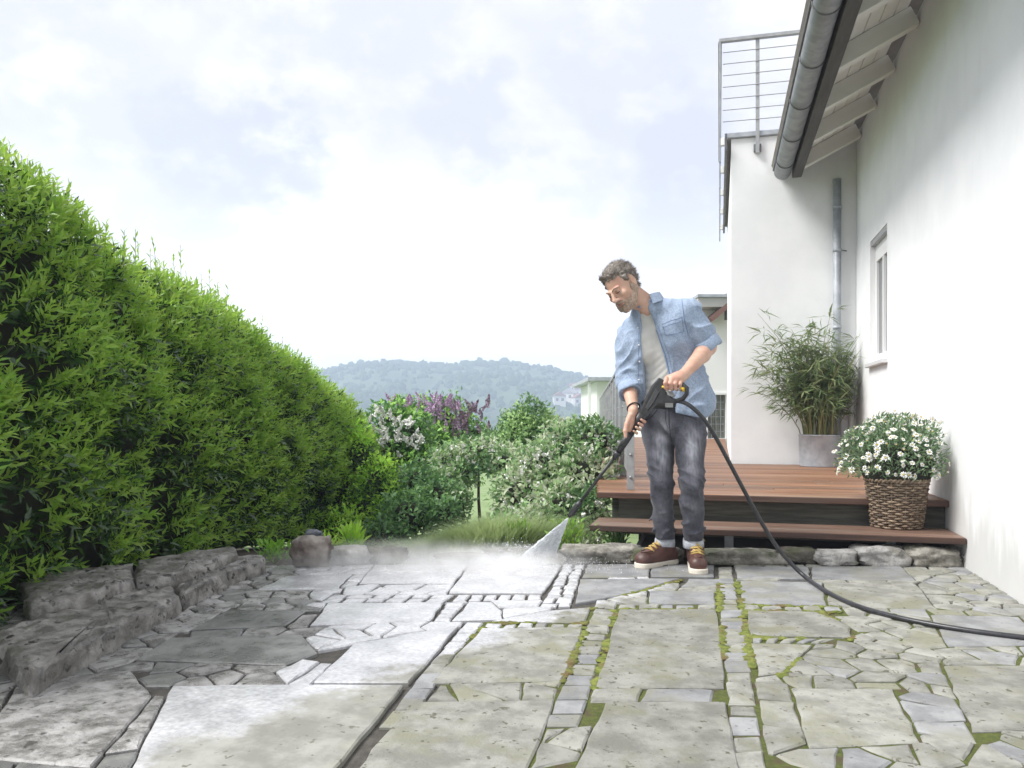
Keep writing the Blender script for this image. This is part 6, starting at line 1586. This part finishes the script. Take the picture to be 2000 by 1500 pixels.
MB().tube([gp_(470, 930), gp_(430, 985), gp_(395, 1042), gp_(375, 1080)], [.026, .027, .024, .021], 14).build('fore_grip', M_black, gun, True)
MB().tube([gp_(378, 1074), gp_(330, 1150), gp_(288, 1216)], [.022, .021, .017], 14).build('lance_handle', M_black, gun, True)
MB().tube([gp_(292, 1210), gp_(280, 1228), gp_(262, 1258)], [.0205, .0205, .014], 14).build('coupling', M_black, gun, True)
n0, n1 = D(1203, 889, gt(1203)), D(1131, 984, gt(1131)); MB().tube([n0, n1], .0095, 12).build('lance_tube', M_black, gun, True)
z = [D(1135, 979, gt(1135)), D(1129, 986, gt(1129)), D(1117, 1002, gt(1117)), D(1111, 1009, gt(1111))]; MB().tube(z, [.012, .0185, .0185, .011], 14).build('nozzle', M_black, gun, True)
MB().tube([gp_(622, 700), gp_(690, 712), (gp_(760, 722)), gp_(792, 745), gp_(792, 785), gp_(765, 820), gp_(715, 838), gp_(660, 828)], [.015, .0165, .0165, .0145, .0125, .0125, .013, .014], 12).build('handle_loop', M_black, gun, True)
M_yel = mat('yellow_plastic', (.62, .42, .02), .45)
MB().tube([gp_(742, 733, -.012), gp_(768, 748, -.015), gp_(771, 770, -.012)], [.007, .009, .006], 8).build('trigger', M_yel, gun, True)
MB().tube([gp_(612, 733, -.024), gp_(634, 737, -.022)], .007, 8).build('lock_button', M_yel, gun, True)
slab_([(640, 770), (680, 762), (705, 800), (690, 815), (650, 795)], .044, mat('silver_plastic', (.30, .30, .31), .4), 'trigger_base', gun, .004)
hz_ = [gp_(650, 828), gp_(720, 836), D(1338, 786, 4.30), D(1358, 800, 4.28), D(1378, 822, 4.28), D(1397, 852, 4.29), D(1420, 895, 4.31), D(1448, 948, 4.33), D(1480, 1008, 4.35), D(1512, 1062, 4.36), D(1540, 1096, 4.35)]
for (px, py) in ((1575, 1130), (1620, 1160), (1680, 1187), (1750, 1206), (1830, 1222), (1920, 1236), (2040, 1250)): hz_.append(G(px, py, .012))
def smooth(pts, it=2):
    for _ in range(it):
        o = [pts[0]]
        for a, b in zip(pts[:-1], pts[1:]): o += [a.lerp(b, .25), a.lerp(b, .75)]
        pts = o+[pts[-1]]
    return pts
hs = smooth(hz_, 2)
M_hose = mat('black_hose', (.022, .022, .025), .35, (.035, .035, .04), 40)
o = MB().tube(hs, .0115, 10).build('hose', M_hose, None, True, loc=G(1575, 1130, 0)); tag(o, 'black rubber hose from the spray gun trailing across the paving to the right', 'hose')
# water: the fan of the jet and the mist it throws up (thin volumes) with droplets
def volmat(name, dens, col=(.95, .97, 1)):
    m = bpy.data.materials.new(name); m.use_nodes = True; nt = m.node_tree; N, L = nt.nodes, nt.links
    for n in list(N):
        if n.type == 'BSDF_PRINCIPLED': N.remove(n)
    v = N.new('ShaderNodeVolumePrincipled'); v.inputs['Density'].default_value = dens; v.inputs['Color'].default_value = (*col, 1); v.inputs['Anisotropy'].default_value = .2
    L.new(v.outputs[0], N['Material Output'].inputs['Volume']); return m
def softvol(m, rx, ry, rz, dens, ns=9, rot=YAW):
    # density dies away towards the rim of the cloud and is broken up by noise
    nt = m.node_tree; N, L = nt.nodes, nt.links; v = [n for n in N if n.type == 'PRINCIPLED_VOLUME'][0]
    tc = N.new('ShaderNodeTexCoord'); mp = N.new('ShaderNodeMapping'); mp.vector_type = 'TEXTURE'; mp.inputs['Rotation'].default_value = (0, 0, rot); mp.inputs['Scale'].default_value = (rx, ry, rz); L.new(tc.outputs['Object'], mp.inputs[0])
    ln = N.new('ShaderNodeVectorMath'); ln.operation = 'LENGTH'; L.new(mp.outputs[0], ln.inputs[0])
    r = N.new('ShaderNodeMapRange'); r.interpolation_type = 'SMOOTHERSTEP'; L.new(ln.outputs['Value'], r.inputs[0]); r.inputs[1].default_value = 1.0; r.inputs[2].default_value = .1; r.inputs[3].default_value = 0; r.inputs[4].default_value = dens
    n = N.new('ShaderNodeTexNoise'); n.inputs['Scale'].default_value = ns; n.inputs['Detail'].default_value = 4; L.new(tc.outputs['Object'], n.inputs['Vector'])
    q = N.new('ShaderNodeMapRange'); L.new(n.outputs['Fac'], q.inputs[0]); q.inputs[1].default_value = .32; q.inputs[2].default_value = .66; q.inputs[3].default_value = .25; q.inputs[4].default_value = 1.5
    k = N.new('ShaderNodeMath'); k.operation = 'MULTIPLY'; L.new(r.outputs[0], k.inputs[0]); L.new(q.outputs[0], k.inputs[1]); L.new(k.outputs[0], v.inputs['Density']); return m
def fanvol(m, rel, dens):
    nt = m.node_tree; N, L = nt.nodes, nt.links; v = [n for n in N if n.type == 'PRINCIPLED_VOLUME'][0]
    tc = N.new('ShaderNodeTexCoord'); sb = N.new('ShaderNodeVectorMath'); sb.operation = 'SUBTRACT'; L.new(tc.outputs['Object'], sb.inputs[0]); sb.inputs[1].default_value = rel
    nm = N.new('ShaderNodeVectorMath'); nm.operation = 'NORMALIZE'; L.new(sb.outputs[0], nm.inputs[0])
    n = N.new('ShaderNodeTexNoise'); n.inputs['Scale'].default_value = 16; n.inputs['Detail'].default_value = 4; L.new(nm.outputs[0], n.inputs['Vector'])
    q = N.new('ShaderNodeMapRange'); L.new(n.outputs['Fac'], q.inputs[0]); q.inputs[1].default_value = .40; q.inputs[2].default_value = .62; q.inputs[3].default_value = dens*.15; q.inputs[4].default_value = dens*1.6
    
    # feathered sides: the spray thins out across the fan and towards its foot
    ax = (jc-tip); f = N.new('ShaderNodeVectorMath'); f.operation = 'DOT_PRODUCT'; L.new(sb.outputs[0], f.inputs[0]); f.inputs[1].default_value = ax/ax.length_squared
    wd = N.new('ShaderNodeMath'); wd.operation = 'MULTIPLY_ADD'; L.new(f.outputs['Value'], wd.inputs[0]); wd.inputs[1].default_value = .97; wd.inputs[2].default_value = .03
    pr = w_-ax*(w_.dot(ax)/ax.length_squared); la = N.new('ShaderNodeVectorMath'); la.operation = 'DOT_PRODUCT'; L.new(sb.outputs[0], la.inputs[0]); la.inputs[1].default_value = pr/pr.length_squared
    dv = N.new('ShaderNodeMath'); dv.operation = 'DIVIDE'; L.new(la.outputs['Value'], dv.inputs[0]); L.new(wd.outputs[0], dv.inputs[1])
    rt = N.new('ShaderNodeMapRange'); rt.interpolation_type = 'SMOOTHSTEP'; L.new(dv.outputs[0], rt.inputs[0]); rt.inputs[1].default_value = -1.0; rt.inputs[2].default_value = .75
    mu = N.new('ShaderNodeMath'); mu.operation = 'MULTIPLY'; L.new(q.outputs[0], mu.inputs[0]); L.new(rt.outputs[0], mu.inputs[1])
    fo = N.new('ShaderNodeMapRange'); L.new(f.outputs['Value'], fo.inputs[0]); fo.inputs[1].default_value = 0; fo.inputs[2].default_value = 1; fo.inputs[3].default_value = 2.2; fo.inputs[4].default_value = .8
    m2 = N.new('ShaderNodeMath'); m2.operation = 'MULTIPLY'; L.new(mu.outputs[0], m2.inputs[0]); L.new(fo.outputs[0], m2.inputs[1]); L.new(m2.outputs[0], v.inputs['Density']); return m
tip = D(1109, 1012, gt(1110)); jl, jr = G(1005, 1098, .005), G(1078, 1097, .005)
jc = (jl+jr)/2; w_ = (jr-jl)/2; d_ = FWD*.035
jet = thing('water_jet', 'white fan of water spraying from the nozzle onto the paving', 'water jet', jc)
def fan(name, k0, k1, m_, sc):
    V, F = [], []; n = 16; rows = 6
    for i in range(rows):
        f = i/(rows-1); c = tip.lerp(jc, f)
        for k in range(n):
            a = 2*math.pi*k/n; V.append(T(c+w_*math.cos(a)*(.03+.97*f**1.1)*sc+d_*math.sin(a)*(.05+.95*f)*sc))
    for i in range(rows-1):
        for k in range(n): F.append((i*n+k, i*n+(k+1) % n, (i+1)*n+(k+1) % n, (i+1)*n+k))
    F += [tuple(range(n))[::-1], tuple((rows-1)*n+k for k in range(n))]
    c_ = sum((Vector(q) for q in V), Vector())/len(V)
    q_ = [Vector(V[i]) for i in F[40]]; fl_ = (q_[1]-q_[0]).cross(q_[2]-q_[0]).dot(sum(q_, Vector())/4-c_) < 0
    if fl_: F = [f[::-1] for f in F]
    return obj(name, V, F, m_, jet, True)
fan('spray', 0, 1, fanvol(volmat('spray_volume', 9, (1, 1, 1)), tuple(tip-jc), 7.5), 1.0)
MB().tube([tip, tip.lerp(jr, .45), tip.lerp(jr, .93)], [.0022, .003, .006], 6).build('core_stream', mat('bright_water', (.80, .83, .86), .15), jet, True)
def droplets():
    bm = MB().ball((0, 0, 0), 1, 5, 3); bv = np.array([tuple(q) for q in bm.v]); tri = []
    for f in bm.f: tri += [(f[0], f[i], f[i+1]) for i in range(1, len(f)-1)]
    tri = np.array(tri); n = 5200; f = rng.random(n)**.6; a = rng.uniform(-1, 1, n); b = rng.normal(size=n)*.5
    C = np.array(tip)+(np.array(jc)-np.array(tip))*f[:, None]+np.array(w_)*(a*(.05+f))[:, None]*1.0+np.array(d_)*(b*f)[:, None]
    d = norm(np.array(jc)+np.array(w_)*a[:, None]-np.array(tip)); m = 4200
    # splash thrown up around the foot of the fan
    s = np.abs(rng.normal(size=m))*1.2; an = rng.uniform(0, 2*math.pi, m); C2 = np.array(jc)+np.stack([np.cos(an)*s*.30, np.sin(an)*s*.16, 0*s], -1)@np.array([T(RIGHT), T(FWD), T(UP)])-np.array(T(RIGHT))*(.25*rng.random(m))[:, None]; C2[:, 2] = .004+np.abs(rng.normal(size=m))*.06*np.exp(-s*.8)
    C = np.concatenate([C, C2]); d = np.concatenate([d, norm(np.array([0, 0, 1.])+.9*rng.normal(size=(m, 3)))]); n = len(C)
    e1 = norm(np.cross(d, rand_dir(n))); e2 = np.cross(d, e1); r = np.concatenate([rng.uniform(.0006, .0016, n-m), rng.uniform(.0008, .0024, m)]); st = np.concatenate([rng.uniform(4, 11, n-m), rng.uniform(1, 2.5, m)])
    V = (bv[None, :, 0:1]*e1[:, None]+bv[None, :, 1:2]*e2[:, None]+bv[None, :, 2:3]*d[:, None]*st[:, None, None])*r[:, None, None]+C[:, None]
    obj('droplets', V.reshape(-1, 3), (tri[None]+len(bv)*np.arange(n)[:, None, None]).reshape(-1, 3), mat('water_drop', (.80, .83, .86), .1, spec=.8), jet, kind='stuff')
droplets()
def mist(px, py, t, rx, ry, rz, dens, label):
    c = D(px, py, t); c.z = .0; bb = MB().ball((0, 0, 0), 1, 24, 14); V = [c+RIGHT*v.x*rx+FWD*v.y*ry+UP*max(v.z*rz, .012) for v in bb.v]
    o = obj('mist', [T(v) for v in V], bb.f, softvol(volmat('mist_volume', dens, (1, 1, 1)), rx, ry, rz, dens, 14), None, True, loc=c, kind='stuff'); tag(o, label, 'mist')
mist(985, 1100, 4.72, .70, .40, .15, 8, 'dense white spray mist hugging the paving at the foot of the jet')
mist(800, 1100, 4.70, 1.20, .60, .19, 3.2, 'thin drifting mist over the wet paving left of the jet')
# air: one closed box round everything
lo_, hi_ = (-1300, -200, -62), (1300, 690, 50)
hb = MB().box(lo_, hi_); o = hb.build('haze', volmat('haze_air', .0018, (.70, .79, 1.0)), None, loc=(0, 0, 0)); o['kind'] = 'stuff'
